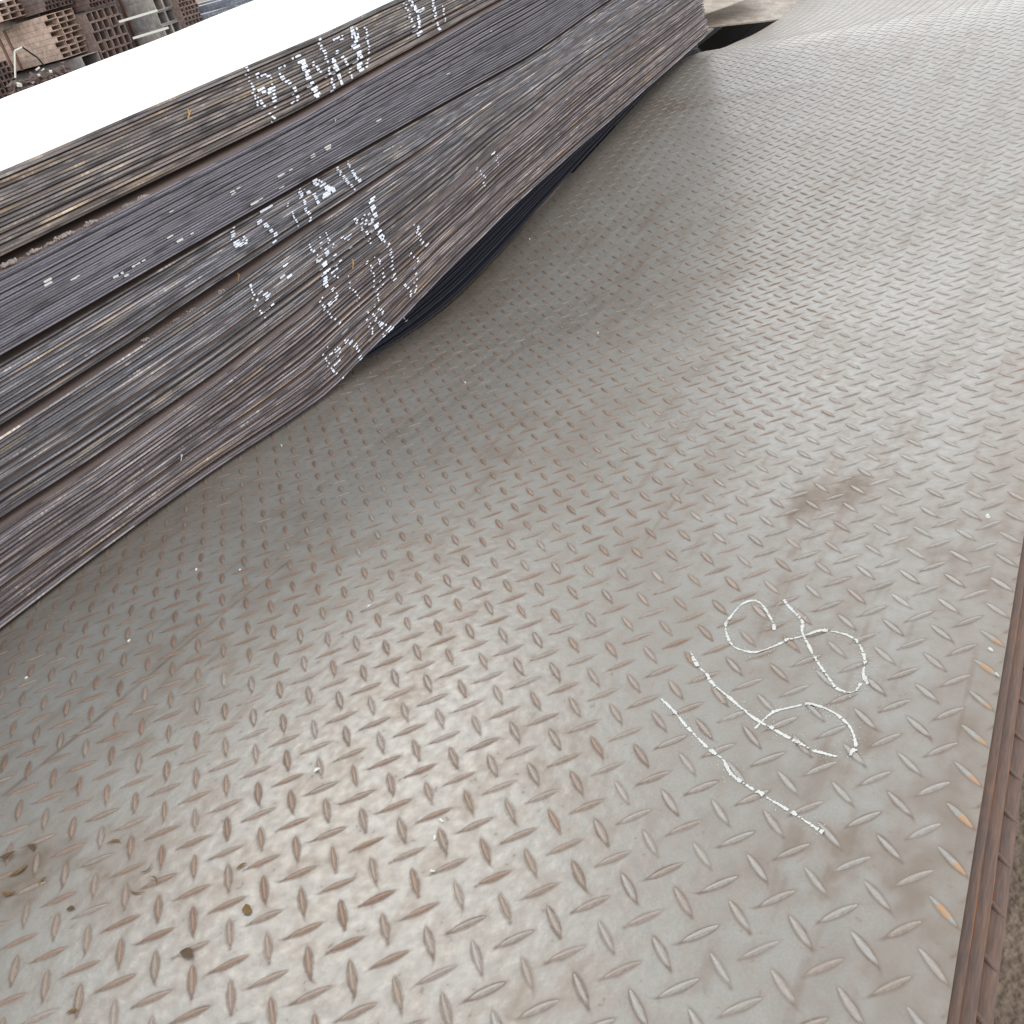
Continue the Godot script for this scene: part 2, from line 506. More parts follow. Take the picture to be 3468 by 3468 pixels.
# ---------------------------------------------------------------- ground
func make_ground() -> void:
	var w := 512
	var n1 := noise_bytes(w, w, 0.01, 5, 31)
	var n2 := noise_bytes(w, w, 0.12, 3, 32)
	var d := PackedByteArray()
	d.resize(w * w * 3)
	for i in w * w:
		var c := Color(0.55, 0.48, 0.41).lerp(Color(0.43, 0.365, 0.31), n1[i] / 255.0) * (0.85 + 0.3 * n2[i] / 255.0)
		d[i * 3] = b8(c.r)
		d[i * 3 + 1] = b8(c.g)
		d[i * 3 + 2] = b8(c.b)
	var m := mat(Color(1, 1, 1), 0.95)
	m.albedo_texture = tex(w, w, d)
	m.normal_enabled = true
	m.normal_texture = normal_tex(512, 512, n2, 2.0)
	m.uv1_triplanar = true
	m.uv1_world_triplanar = true
	m.uv1_scale = Vector3.ONE * 1.3
	var pl := PlaneMesh.new()
	pl.size = Vector2(500, 500)
	var g := obj("ground", pl, m)
	g.position.y = -0.42
	g.set_meta("kind", "structure")
	# loose stones on the ground beside the plates
	var st := SurfaceTool.new()
	st.begin(Mesh.PRIMITIVE_TRIANGLES)
	for k in 90:
		var at := Vector3(rng.randf_range(0.05, 0.9), -0.42, rng.randf_range(-1.4, 0.5))
		var s := rng.randf_range(0.004, 0.02)
		var b := Basis.from_euler(Vector3(rng.randf() * TAU, rng.randf() * TAU, rng.randf() * TAU)).scaled(Vector3(1.0, rng.randf_range(0.4, 0.9), rng.randf_range(0.6, 1.0)))
		box_into(st, Transform3D(b, at + Vector3(0, s * 0.3, 0)), Vector3(s, s * 0.8, s * 1.1))
	var stones := obj("gravel", st.commit(), m)
	tag(stones, "loose gravel on the brown dirt beside the chequered plates", "gravel", "", "stuff")


# ---------------------------------------------------------------- plates
func plate_slab(u0: float, u1: float, v0: float, v1: float, nu: int, nv: int, drop: float, thick: float, power := 1.0) -> Array:
	# returns [top mesh, rim mesh]
	var top := SurfaceTool.new()
	top.begin(Mesh.PRIMITIVE_TRIANGLES)
	for j in nv + 1:
		var fv := pow(float(j) / nv, power)
		var v := lerpf(v0, v1, fv)
		for i in nu + 1:
			var u := lerpf(u0, u1, float(i) / nu)
			top.set_normal(plate_normal(u, v))
			top.set_uv(Vector2(u / 8.0, v / 8.0))
			top.set_uv2(Vector2((u + 26.0) / 32.0, pow(clampf((10.0 - v) / 156.0, 0.0, 1.0), 0.6)))
			var tg := Vector3(1, 0, 0)
			top.set_tangent(Plane(tg.x, tg.y, tg.z, 1.0))
			top.add_vertex(on_plate(u, v, -drop))
	for j in nv:
		for i in nu:
			var a := j * (nu + 1) + i
			for k: int in [a, a + nu + 1, a + 1, a + 1, a + nu + 1, a + nu + 2]:
				top.add_index(k)
	var rim := SurfaceTool.new()
	rim.begin(Mesh.PRIMITIVE_TRIANGLES)
	var down := Vector3(0, -thick, 0)
	for j in nv:
		var va := lerpf(v0, v1, pow(float(j) / nv, power))
		var vb := lerpf(v0, v1, pow(float(j + 1) / nv, power))
		var ra := on_plate(u1, va, -drop)
		var rb := on_plate(u1, vb, -drop)
		quad(rim, ra + down, rb + down, rb, ra)
		var la := on_plate(u0, va, -drop)
		var lb := on_plate(u0, vb, -drop)
		quad(rim, lb + down, la + down, la, lb)
		for k in 12:
			var c0 := lerpf(u0, u1, k / 12.0)
			var c1 := lerpf(u0, u1, (k + 1) / 12.0)
			quad(rim, on_plate(c0, va, -drop) + down, on_plate(c0, vb, -drop) + down, on_plate(c1, vb, -drop) + down, on_plate(c1, va, -drop) + down)
	for i in nu:
		var ua := lerpf(u0, u1, float(i) / nu)
		var ub := lerpf(u0, u1, float(i + 1) / nu)
		var a := on_plate(ua, v0, -drop)
		var b := on_plate(ub, v0, -drop)
		quad(rim, a + down, b + down, b, a)
		a = on_plate(ua, v1, -drop)
		b = on_plate(ub, v1, -drop)
		quad(rim, b + down, a + down, a, b)
	return [top.commit(), rim.commit()]


func rib_mesh(sd: int, rusty := 0.0) -> ArrayMesh:
	# one raised lens of the tread pattern, 30 mm long, lying along x
	var r := RandomNumberGenerator.new()
	r.seed = sd
	var st := SurfaceTool.new()
	st.begin(Mesh.PRIMITIVE_TRIANGLES)
	st.set_smooth_group(0)
	var nx := 14
	var ny := 8
	var L := 0.0139
	var W := 0.0021
	var H := 0.0016
	var lean := r.randf_range(-0.15, 0.15)
	for i in nx + 1:
		var a := -1.0 + 2.0 * i / nx
		var half := W * pow(maxf(1.0 - a * a, 0.0), 0.85) + 0.00035
		for j in ny + 1:
			var b := -1.0 + 2.0 * j / ny
			var round_top := pow(maxf(1.0 - pow(absf(b), 2.6), 0.0), 0.75)
			var y := H * pow(maxf(1.0 - pow(absf(a), 2.4), 0.0), 0.8) * round_top - 0.00025
			var bent := lean * W * a * a
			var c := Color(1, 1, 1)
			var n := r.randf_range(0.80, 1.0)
			# shade painted brown on the unlit flank; dirt in foot and near tip
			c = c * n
			var shade_dirt := smoothstep(0.0, 0.55, b) * smoothstep(1.3, 0.5, absf(a)) * 0.6
			shade_dirt = maxf(shade_dirt, smoothstep(0.55, 0.95, absf(b)) * (0.7 if b > 0.0 else 0.2))
			shade_dirt = maxf(shade_dirt, smoothstep(-0.6, -0.95, a) * 0.9)
			c = c.lerp(Color(0.52, 0.42, 0.37), clampf(shade_dirt * r.randf_range(0.45, 1.15), 0.0, 1.0))
			if rusty > 0.0:
				c = Color(c.r * 0.36, c.g * 0.47, c.b * 0.54)
				if a < 0.4:
					c = c.lerp(Color(0.46, 0.33, 0.155), smoothstep(0.35 - rusty, -rusty * 0.5 - 0.1, a) * r.randf_range(0.35, 1.0))
			st.set_color(Color(c.r, c.g, c.b, 1.0))
			st.add_vertex(Vector3(a * L, y, b * half + bent))
	for i in nx:
		for j in ny:
			var p := i * (ny + 1) + j
			for k: int in [p, p + ny + 1, p + 1, p + 1, p + ny + 1, p + ny + 2]:
				st.add_index(k)
	st.generate_normals()
	return st.commit()


func make_lower_plates() -> void:
	var words := ["brown rusty edge of the second chequered plate, just under the top plate", "rust brown third chequered plate sticking out under the second one", "lowest chequered plate with a shiny worn rim, sticking out furthest over the dirt"]
	var edges := [0.14, 0.34, 0.56]
	for k in 3:
		var t := thing("chequered_plate", words[k], "steel plate")
		var e: float = edges[k]
		var drop := 0.0056 * (k + 1)
		var s := plate_slab(PLATE_LEFT + 0.2 - 0.1 * k, PLATE_RIGHT + e, 16.0, -142.0, 48, 300, drop, 0.0044, 1.35)
		var top := obj("sheet", s[0], M.rust_plate, t)
		top.set_meta("label", "rusty brown upper face")
		var rim := obj("rim", s[1], M.rust_line if k < 2 else M.shiny_edge, t)
		rim.set_meta("label", "orange rust line along the cut edge" if k < 2 else "worn shiny cut edge")
		if k == 2:
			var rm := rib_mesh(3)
			for q in 22:
				var v := 7.0 - q + 0.35
				var o := obj("rib", rm, M.rust_plate, t, q)
				o.transform = Transform3D(plate_basis(PLATE_RIGHT, v, PI / 4), on_plate(PLATE_RIGHT + 0.33, v, -drop))


func make_supports() -> void:
	# added unseen timber bearers, set back under the plates; the plates sag between these
	for v: float in [2.0, -73.0, -138.0]:
		var top := 1.0
		for k in 12:
			top = minf(top, sag(-25.0 + 28.0 * k / 11.0, v))
		top -= 0.0235
		var st := SurfaceTool.new()
		st.begin(Mesh.PRIMITIVE_TRIANGLES)
		box_into(st, Transform3D(Basis(), Vector3(-11.0 * CU, (top - 0.43) * 0.5, v * CV)), Vector3(28.0 * CU, top + 0.43, 0.12))
		var o := obj("added_bearer", st.commit(), M.rust_edge)
		o.set_meta("kind", "structure")


func make_top_plate() -> void:
	var t := thing("tread_plate", "long sagging grey chequered steel plate with chalk numerals, lying on top of others", "steel plate")
	var s := plate_slab(PLATE_LEFT, PLATE_RIGHT, 16.0, -142.0, 72, 300, 0.0, 0.0044, 1.35)
	obj("sheet", s[0], M.plate, t)
	obj("rim", s[1], M.rust_edge, t)
	# the raised ribs: two families at right angles, every second column
	var shapes: Array[ArrayMesh] = []
	for k in 5:
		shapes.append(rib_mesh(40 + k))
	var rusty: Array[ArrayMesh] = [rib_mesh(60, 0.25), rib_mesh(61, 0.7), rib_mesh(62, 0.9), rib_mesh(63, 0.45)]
	var view := cam.transform.affine_inverse()
	var all := []
	for i in range(-26, 6):
		for j in range(-141, 16):
			for k in 2:
				var u := i + 0.5 * k
				var v := j + 0.5 * k
				if u < PLATE_LEFT + 0.3 or u > PLATE_RIGHT - 0.2:
					continue
				var p := view * on_plate(u, v)
				var seen := p.z < -0.1 and absf(p.x / p.z) < 0.515 / 0.97 and absf(p.y / p.z) < 0.515 / 0.97
				all.append([p.length() if seen else 100.0 + p.length(), u, v, k])
	all.sort_custom(func(a, b): return a[0] < b[0])
	var far := MultiMesh.new()
	far.transform_format = MultiMesh.TRANSFORM_3D
	far.use_colors = true
	far.mesh = shapes[0]
	far.instance_count = all.size() - 300
	var tint := FastNoiseLite.new()
	tint.seed = 12
	tint.frequency = 0.11
	for n in all.size():
		var u: float = all[n][1]
		var v: float = all[n][2]
		var turn := PI * 1.25 if all[n][3] == 0 else -PI / 4
		turn += rng.randf_range(-0.04, 0.04)
		# brown where dust gathers (towards the pile and the near left corner), grey on the walked side
		var dirt := 0.42 + 0.5 * tint.get_noise_2d(u, v) + 0.30 * smoothstep(1.0, -9.0, u) + rng.randf_range(-0.16, 0.16) - 0.2 * smoothstep(-6.0, 3.0, u)
		dirt = clampf(dirt, 0.0, 1.0) * lerpf(0.15, 1.0, smoothstep(-75.0, -35.0, v))
		var flat := smoothstep(-25.5, -21.5, u)
		var sc := Vector3(rng.randf_range(0.94, 1.05), rng.randf_range(0.85, 1.1) * lerpf(0.45, 1.0, flat), rng.randf_range(0.9, 1.15))
		var tr := Transform3D(plate_basis(u, v, turn) * Basis.from_scale(sc), on_plate(u, v))
		if n < 300:
			var shape: Mesh = shapes[n % 5]
			var edge_rib: bool = u > 4.9 and all[n][3] == 0
			if edge_rib and rng.randf() < 0.8:
				shape = rusty[n % 4]
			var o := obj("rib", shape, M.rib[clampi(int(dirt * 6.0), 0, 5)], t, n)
			o.transform = tr
			if shape in rusty:
				o.material_override = M.rib_rusted
				o.set_meta("label", "rib with orange rust where the shear cut it")
		else:
			far.set_instance_transform(n - 300, tr)
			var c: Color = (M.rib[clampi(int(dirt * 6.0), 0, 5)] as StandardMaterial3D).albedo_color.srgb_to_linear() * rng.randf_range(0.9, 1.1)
			c.a = 1.0
			far.set_instance_color(n - 300, c)
	var f := MultiMeshInstance3D.new()
	f.name = "rib_field"
	f.multimesh = far
	f.material_override = M.rib_field
	f.set_meta("kind", "stuff")
	t.add_child(f, true)
	chalk_on_plate(t)


func rib_height(u: float, v: float) -> float:
	# height of the tread at a point, for chalk that rides over it
	var best := 0.0
	for k in 2:
		var du := u - 0.5 * k
		var dv := v - 0.5 * k
		var x := (du - roundf(du)) * CU
		var z := (dv - roundf(dv)) * CV
		var t := PI / 4 if k == 0 else -PI / 4
		var a := (x * cos(t) + z * sin(t)) / 0.015
		var b := -x * sin(t) + z * cos(t)
		if absf(a) < 1.0:
			var half := 0.0033 * pow(1.0 - a * a, 0.85) + 0.0004
			if absf(b) < half:
				best = maxf(best, 0.0017 * pow(1.0 - pow(absf(a), 2.4), 0.8) * pow(1.0 - pow(absf(b / half), 2.6), 0.75))
	return best


var chalk_part: Node3D
var numeral := 0


func chalk_stroke(pts: Array) -> void:
	var curve := Curve3D.new()
	for k in pts.size():
		var p := Vector3(pts[k][0], 0, pts[k][1])
		var before := Vector3(pts[maxi(k - 1, 0)][0], 0, pts[maxi(k - 1, 0)][1])
		var after := Vector3(pts[mini(k + 1, pts.size() - 1)][0], 0, pts[mini(k + 1, pts.size() - 1)][1])
		curve.add_point(p, (before - after) / 6.0, (after - before) / 6.0)
	curve.bake_interval = 0.03
	var st := SurfaceTool.new()
	st.begin(Mesh.PRIMITIVE_TRIANGLES)
	var length := curve.get_baked_length()
	var steps := int(length / 0.038)
	var prev_rib := 0.0
	for k in steps:
		var a := curve.sample_baked(length * k / steps)
		var b := curve.sample_baked(length * (k + 1.25) / steps)
		var dir := (b - a).normalized()
		var side := Vector3(-dir.z, 0, dir.x)
		var mid := (a + b) * 0.5
		var rise := rib_height(mid.x, mid.z)
		# chalk skips just beside a rib
		var ahead := rib_height(mid.x + dir.x * 0.09, mid.z + dir.z * 0.09)
		var behind := rib_height(mid.x - dir.x * 0.09, mid.z - dir.z * 0.09)
		if rise < 0.0002 and (ahead > 0.0008 or behind > 0.0008) and rng.randf() < 0.75:
			continue
		var wide := (0.027 + 0.008 * sin(k * 0.31 + pts.size()) + rng.randf_range(-0.012, 0.008)) * (1.35 if rise > 0.0006 else 1.0)
		if rng.randf() < 0.035:
			continue
		var slip := side * rng.randf_range(-0.006, 0.006)
		var q: Array[Vector3] = []
		for e: Vector3 in [a + side * wide + slip, b + side * wide * rng.randf_range(0.8, 1.1) + slip, b - side * wide + slip, a - side * wide * rng.randf_range(0.8, 1.1) + slip]:
			q.append(on_plate(e.x, e.z, 0.00035 + rib_height(e.x, e.z) + rng.randf() * 0.00008))
		quad(st, q[3], q[2], q[1], q[0]) if (q[1] - q[0]).cross(q[2] - q[0]).y < 0.0 else quad(st, q[0], q[1], q[2], q[3])
		# crumbs of chalk beside the stroke
		if rng.randf() < 0.7:
			for e in rng.randi_range(1, 5):
				var o := mid + side * rng.randfn(0.0, 0.11) + dir * rng.randf_range(-0.1, 0.1)
				var sz := rng.randf_range(0.004, 0.012)
				box_into(st, Transform3D(Basis(Vector3.UP, rng.randf() * TAU), on_plate(o.x, o.z, 0.0003 + rib_height(o.x, o.z))), Vector3(sz, 0.012, sz * 1.4) * CU)
	obj("chalk_numeral", st.commit(), M.chalk, chalk_part, numeral)
	numeral += 1


func chalk_on_plate(t: Node3D) -> void:
	chalk_part = t
	chalk_stroke( [[-1.18, -2.63], [-0.76, -2.32], [-0.38, -1.98], [0.33, -1.44], [0.65, -1.26], [0.94, -0.92], [1.27, -0.75], [1.57, -0.61], [1.97, -0.45], [2.29, -0.31], [2.6, -0.16], [2.9, -0.01]] )
	chalk_stroke( [[-1.1, -4.27], [-0.81, -3.86], [-0.51, -3.61], [-0.23, -3.31], [0.3, -2.94], [0.64, -2.68], [0.96, -2.48], [1.26, -2.34], [1.68, -2.15], [2.16, -1.93], [2.73, -1.86]] )
	chalk_stroke( [[1.01, -2.22], [1.21, -2.72], [1.42, -2.9], [1.86, -3.14], [2.27, -3.08], [2.66, -2.83], [2.86, -2.57], [3.0, -2.18], [2.94, -1.91]] )
	chalk_stroke( [[0.54, -5.35], [0.37, -5.72], [-0.01, -6.25], [-0.27, -6.39], [-0.5, -6.17], [-0.59, -5.72], [-0.62, -5.36], [-0.46, -4.98], [-0.26, -4.68], [-0.04, -4.56], [0.32, -4.53], [0.61, -4.75], [0.93, -5.09], [1.25, -5.32], [1.63, -5.56], [2.0, -5.55], [2.3, -5.41], [2.53, -5.08], [2.67, -4.69], [2.72, -4.3], [2.87, -3.99]] )
	chalk_stroke( [[0.44, -6.49], [0.75, -6.15], [1.06, -5.79], [1.16, -5.41], [1.45, -4.92], [1.62, -4.63], [1.91, -4.23], [2.23, -3.8], [2.45, -3.68], [2.63, -3.67], [2.71, -3.86], [2.72, -4.0]] )


# ---------------------------------------------------------------- the pile of thin sheets
func strokes(bundle: String, pts: Array) -> void:
	if not marks.has(bundle):
		marks[bundle] = []
	marks[bundle].append(pts)


func chalk_marks_of_the_stack() -> void:
	strokes("b1", [[-21.8, 0.471], [-21.7, 0.441], [-21.6, 0.41]])
	strokes("b1", [[-22.2, 0.452], [-22.9, 0.446], [-22.9, 0.428], [-22.6, 0.397]])
	strokes("b1", [[-22.1, 0.431], [-22.6, 0.422]])
	strokes("b1", [[-21.8, 0.418], [-22.1, 0.398], [-22.3, 0.377]])
	strokes("b1", [[-23.6, 0.448], [-24.1, 0.448]])
	strokes("b1", [[-23.5, 0.437], [-24.0, 0.419], [-24.2, 0.405], [-24.1, 0.392], [-23.7, 0.389]])
	strokes("b1", [[-25.1, 0.446], [-25.2, 0.43], [-25.3, 0.41], [-25.4, 0.381]])
	strokes("b1", [[-24.7, 0.454], [-25.2, 0.453]])
	strokes("b1", [[-26.8, 0.471], [-26.8, 0.438], [-26.7, 0.407], [-26.7, 0.379]])
	strokes("b1", [[-27.2, 0.426], [-27.3, 0.403], [-27.3, 0.384]])
	strokes("b1", [[-25.8, 0.436], [-26.1, 0.418]])
	strokes("b1", [[-27.8, 0.456], [-28.4, 0.455]])
	strokes("b1", [[-27.6, 0.438], [-28.1, 0.416], [-28.2, 0.402], [-28.1, 0.389]])
	strokes("b1", [[-29.4, 0.461], [-29.1, 0.434], [-29.2, 0.414], [-28.9, 0.392]])
	strokes("b1", [[-30.3, 0.456], [-30.1, 0.438], [-30.0, 0.414], [-29.4, 0.39]])
	strokes("b1", [[-34.0, 0.475], [-34.0, 0.449], [-34.1, 0.425], [-34.4, 0.402]])
	strokes("b1", [[-34.6, 0.467], [-34.7, 0.443], [-34.6, 0.408]])
	strokes("b1", [[-34.8, 0.445], [-35.6, 0.444]])
	strokes("b1", [[-36.4, 0.456], [-36.3, 0.432], [-36.3, 0.415], [-36.3, 0.392]])
	strokes("b1", [[-37.2, 0.437], [-37.1, 0.41]])
	strokes("b3", [[-17.9, 0.259], [-17.6, 0.242], [-17.6, 0.229], [-18.2, 0.226], [-18.3, 0.237]])
	strokes("b3", [[-19.3, 0.247], [-19.7, 0.23], [-20.0, 0.21], [-19.7, 0.204]])
	strokes("b3", [[-19.7, 0.257], [-20.2, 0.259]])
	strokes("b3", [[-21.3, 0.246], [-21.4, 0.227], [-21.4, 0.198]])
	strokes("b3", [[-22.3, 0.268], [-22.3, 0.252], [-22.3, 0.229], [-22.3, 0.198]])
	strokes("b3", [[-22.6, 0.252], [-23.1, 0.235], [-23.2, 0.219]])
	strokes("b3", [[-23.5, 0.255], [-24.0, 0.238], [-24.3, 0.223], [-23.7, 0.225]])
	strokes("b3", [[-25.1, 0.263], [-25.3, 0.241], [-25.6, 0.221], [-25.8, 0.207]])
	strokes("b3", [[-26.0, 0.268], [-26.0, 0.245], [-26.2, 0.227], [-26.4, 0.211]])
	strokes("b3", [[-23.8, 0.269], [-24.2, 0.268]])
	strokes("b3", [[-23.3, 0.264], [-23.4, 0.262]])
	strokes("b4", [[-21.4, 0.166], [-21.6, 0.143], [-21.8, 0.122], [-22.4, 0.088]])
	strokes("b4", [[-22.2, 0.168], [-22.2, 0.144], [-22.8, 0.122], [-22.9, 0.109], [-22.3, 0.101]])
	strokes("b4", [[-22.0, 0.132], [-21.5, 0.088]])
	strokes("b4", [[-22.7, 0.169], [-22.8, 0.139]])
	strokes("b4", [[-23.4, 0.147], [-24.2, 0.14], [-24.3, 0.123], [-24.1, 0.118]])
	strokes("b4", [[-24.9, 0.163], [-25.3, 0.138], [-25.4, 0.106]])
	strokes("b4", [[-26.5, 0.177], [-26.3, 0.151], [-26.1, 0.122], [-26.4, 0.095]])
	strokes("b4", [[-25.6, 0.156], [-25.3, 0.122]])
	strokes("b4", [[-19.4, 0.166], [-19.7, 0.158]])
	strokes("b4", [[-19.3, 0.147], [-19.5, 0.141]])
	strokes("b4", [[-17.3, 0.165], [-17.3, 0.142], [-17.2, 0.123], [-17.3, 0.108]])
	strokes("b4", [[-17.7, 0.146], [-18.1, 0.132], [-18.0, 0.112], [-17.4, 0.109]])
	strokes("b5", [[-20.8, 0.087], [-20.5, 0.066], [-20.8, 0.04], [-21.3, 0.014]])
	strokes("b5", [[-21.2, 0.087], [-21.6, 0.082], [-21.6, 0.064], [-21.0, 0.059]])
	strokes("b5", [[-20.6, 0.064], [-21.6, 0.058]])
	strokes("b5", [[-22.8, 0.082], [-22.6, 0.065], [-23.0, 0.041], [-22.9, 0.02]])
	strokes("b5", [[-24.4, 0.087], [-24.5, 0.06], [-24.4, 0.024], [-24.1, -0.006], [-24.4, -0.024]])
	strokes("b5", [[-25.1, 0.088], [-25.3, 0.047], [-24.8, 0.026]])
	strokes("b5", [[-26.4, 0.095], [-26.0, 0.043], [-25.9, 0.023]])
	strokes("b5", [[-24.0, 0.088], [-24.5, 0.086]])
	strokes("b5", [[-28.2, 0.029], [-27.8, 0.003], [-27.1, -0.035]])
	strokes("b5", [[-26.6, -0.002], [-26.8, -0.024], [-26.7, -0.034]])
	strokes("b5", [[-19.9, -0.004], [-19.6, -0.023], [-19.7, -0.046], [-20.2, -0.074]])
	strokes("b5", [[-20.6, -0.019], [-20.5, -0.038], [-19.9, -0.04]])
	strokes("b5", [[-19.7, -0.018], [-20.7, -0.023]])
	strokes("b5", [[-21.2, -0.017], [-21.8, -0.041], [-21.7, -0.065]])
	strokes("b5", [[-21.3, -0.005], [-21.9, -0.003]])
	strokes("b5", [[-23.0, -0.001], [-23.2, -0.029], [-23.0, -0.056]])
	strokes("b5", [[-23.5, -0.001], [-23.9, -0.041], [-23.8, -0.068]])
	strokes("b5", [[-23.9, -0.034], [-24.7, -0.061], [-24.1, -0.057]])
	strokes("b5", [[-35.5, 0.116], [-36.1, 0.081], [-35.8, 0.071]])
	strokes("b5", [[-37.3, 0.116], [-37.9, 0.122], [-37.7, 0.09]])
	strokes("b5", [[-28.8, 0.085], [-28.9, 0.047], [-29.2, 0.039]])
	strokes("b5", [[-27.6, 0.052], [-27.9, 0.028]])
	for p: Array in [[-18.0, 0.31], [-18.4, 0.31], [-20.9, 0.299], [-21.6, 0.3], [-22.0, 0.3], [-23.2, 0.301], [-18.9, 0.281], [-19.3, 0.28], [-20.7, 0.281], [-24.3, 0.301], [-34.8, 0.313], [-35.2, 0.314], [-40.5, 0.353], [-28.5, 0.3], [-14.8, 0.328], [-14.2, 0.298], [-14.6, 0.287], [-15.3, 0.287], [-12.3, 0.287], [-12.7, 0.286], [-11.4, 0.286], [-11.8, 0.28], [-9.8, 0.308], [-8.9, 0.322]]:
		strokes("b2", [p, [p[0] - rng.randf_range(0.05, 0.2), p[1]]])
	for k in 4:
		var v := rng.randf_range(-22.0, -30.0)
		strokes("b6", [[v, sag(-25.6, v) + rng.randf_range(0.01, 0.05)], [v - 0.15, sag(-25.6, v) + 0.03]])


func sheet_mesh(face_u: float, depth: float, height: Callable, thick: float, v0: float, v1: float, segs: int, row: float, tint: Color, jitter: float, far_lift := 0.0) -> ArrayMesh:
	# a thin sheet whose long cut edge faces +x; surface 0 the cut edge, surface 1 the faces
	var wob := FastNoiseLite.new()
	wob.seed = rng.randi() % 100000
	wob.frequency = 0.035
	var shade := FastNoiseLite.new()
	shade.seed = rng.randi() % 100000
	shade.frequency = 0.16
	var e := SurfaceTool.new()
	e.begin(Mesh.PRIMITIVE_TRIANGLES)
	var f := SurfaceTool.new()
	f.begin(Mesh.PRIMITIVE_TRIANGLES)
	var uo := rng.randf()
	var ring := []
	for s in segs + 1:
		var v := lerpf(v0, v1, float(s) / segs)
		var x := face_u * CU + jitter + 0.0026 * wob.get_noise_1d(v)
		var y: float = height.call(v) + 0.0007 * wob.get_noise_1d(v * 1.7 + 300.0)
		var z := v * CV
		ring.append([x, y, z, v, tint * (1.0 + 0.3 * shade.get_noise_1d(v) * 0.6)])
	var burr := thick * 0.22
	for s in segs:
		var a: Array = ring[s]
		var b: Array = ring[s + 1]
		var rows := [[-0.0005, thick * 0.5, 0.0], [0.0, thick * 0.5 - burr, 0.2], [0.0, -thick * 0.5 + burr * 0.7, 0.82], [-0.0004, -thick * 0.5, 1.0]]
		for k in 3:
			var t0: Array = rows[k]
			var t1: Array = rows[k + 1]
			var p := [Vector3(a[0] + t0[0], a[1] + t0[1], a[2]), Vector3(b[0] + t0[0], b[1] + t0[1], b[2]), Vector3(b[0] + t1[0], b[1] + t1[1], b[2]), Vector3(a[0] + t1[0], a[1] + t1[1], a[2])]
			var n: Vector3 = Vector3(1, [1.1, 0.0, -0.9][k], 0).normalized()
			var uv := [Vector2(uo - a[3] * CV / 1.4, row + t0[2] / 32.0), Vector2(uo - b[3] * CV / 1.4, row + t0[2] / 32.0), Vector2(uo - b[3] * CV / 1.4, row + t1[2] / 32.0), Vector2(uo - a[3] * CV / 1.4, row + t1[2] / 32.0)]
			for q: int in [0, 1, 2, 0, 2, 3]:
				e.set_normal(n)
				e.set_uv(uv[q])
				var c: Color = a[4] if q == 0 or q == 3 else b[4]
				e.set_color(Color(c.r, c.g, c.b, 1.0))
				e.add_vertex(p[q])
		var dx := Vector3(-depth, far_lift, 0)
		var ta := Vector3(a[0] - 0.0005, a[1] + thick * 0.5, a[2])
		var tb := Vector3(b[0] - 0.0005, b[1] + thick * 0.5, b[2])
		var down := Vector3(0, -thick, 0)
		var wide := 5.0
		for q: Array in [[ta, ta + dx, tb + dx, tb, 1.0], [tb + down, tb + dx + down, ta + dx + down, ta + down, -1.0], [tb + dx, ta + dx, ta + dx + down, tb + dx + down, 0.0]]:
			var n2 := Vector3(0, q[4], 0) if q[4] != 0.0 else Vector3(-1, 0, 0)
			for k: int in [0, 1, 2, 0, 2, 3]:
				var pt: Vector3 = q[k]
				f.set_normal(n2)
				f.set_uv(Vector2(pt.x, pt.z) * 0.6)
				f.add_vertex(pt)
	var endcaps: Array = [ring[0], ring[segs]]
	for k in 2:
		var a: Array = endcaps[k]
		var p := Vector3(a[0] - 0.0005, a[1] + thick * 0.5, a[2])
		var d := Vector3(-depth, far_lift, 0)
		var down := Vector3(0, -thick, 0)
		if k == 0:
			quad(f, p + d + down, p + down, p, p + d)
		else:
			quad(f, p + down, p + d + down, p + d, p)
	var m := e.commit()
	f.commit(m)
	return m


func ordinal(n: int) -> String:
	var small := ["", "first", "second", "third", "fourth", "fifth", "sixth", "seventh", "eighth", "ninth", "tenth", "eleventh", "twelfth", "thirteenth", "fourteenth", "fifteenth", "sixteenth", "seventeenth", "eighteenth", "nineteenth"]
	if n < 20:
		return small[n]
	var tens: String = "twenty" if n < 30 else "thirty"
	if n % 10 == 0:
		return "twentieth" if n < 30 else "thirtieth"
	return tens + "-" + small[n % 10]


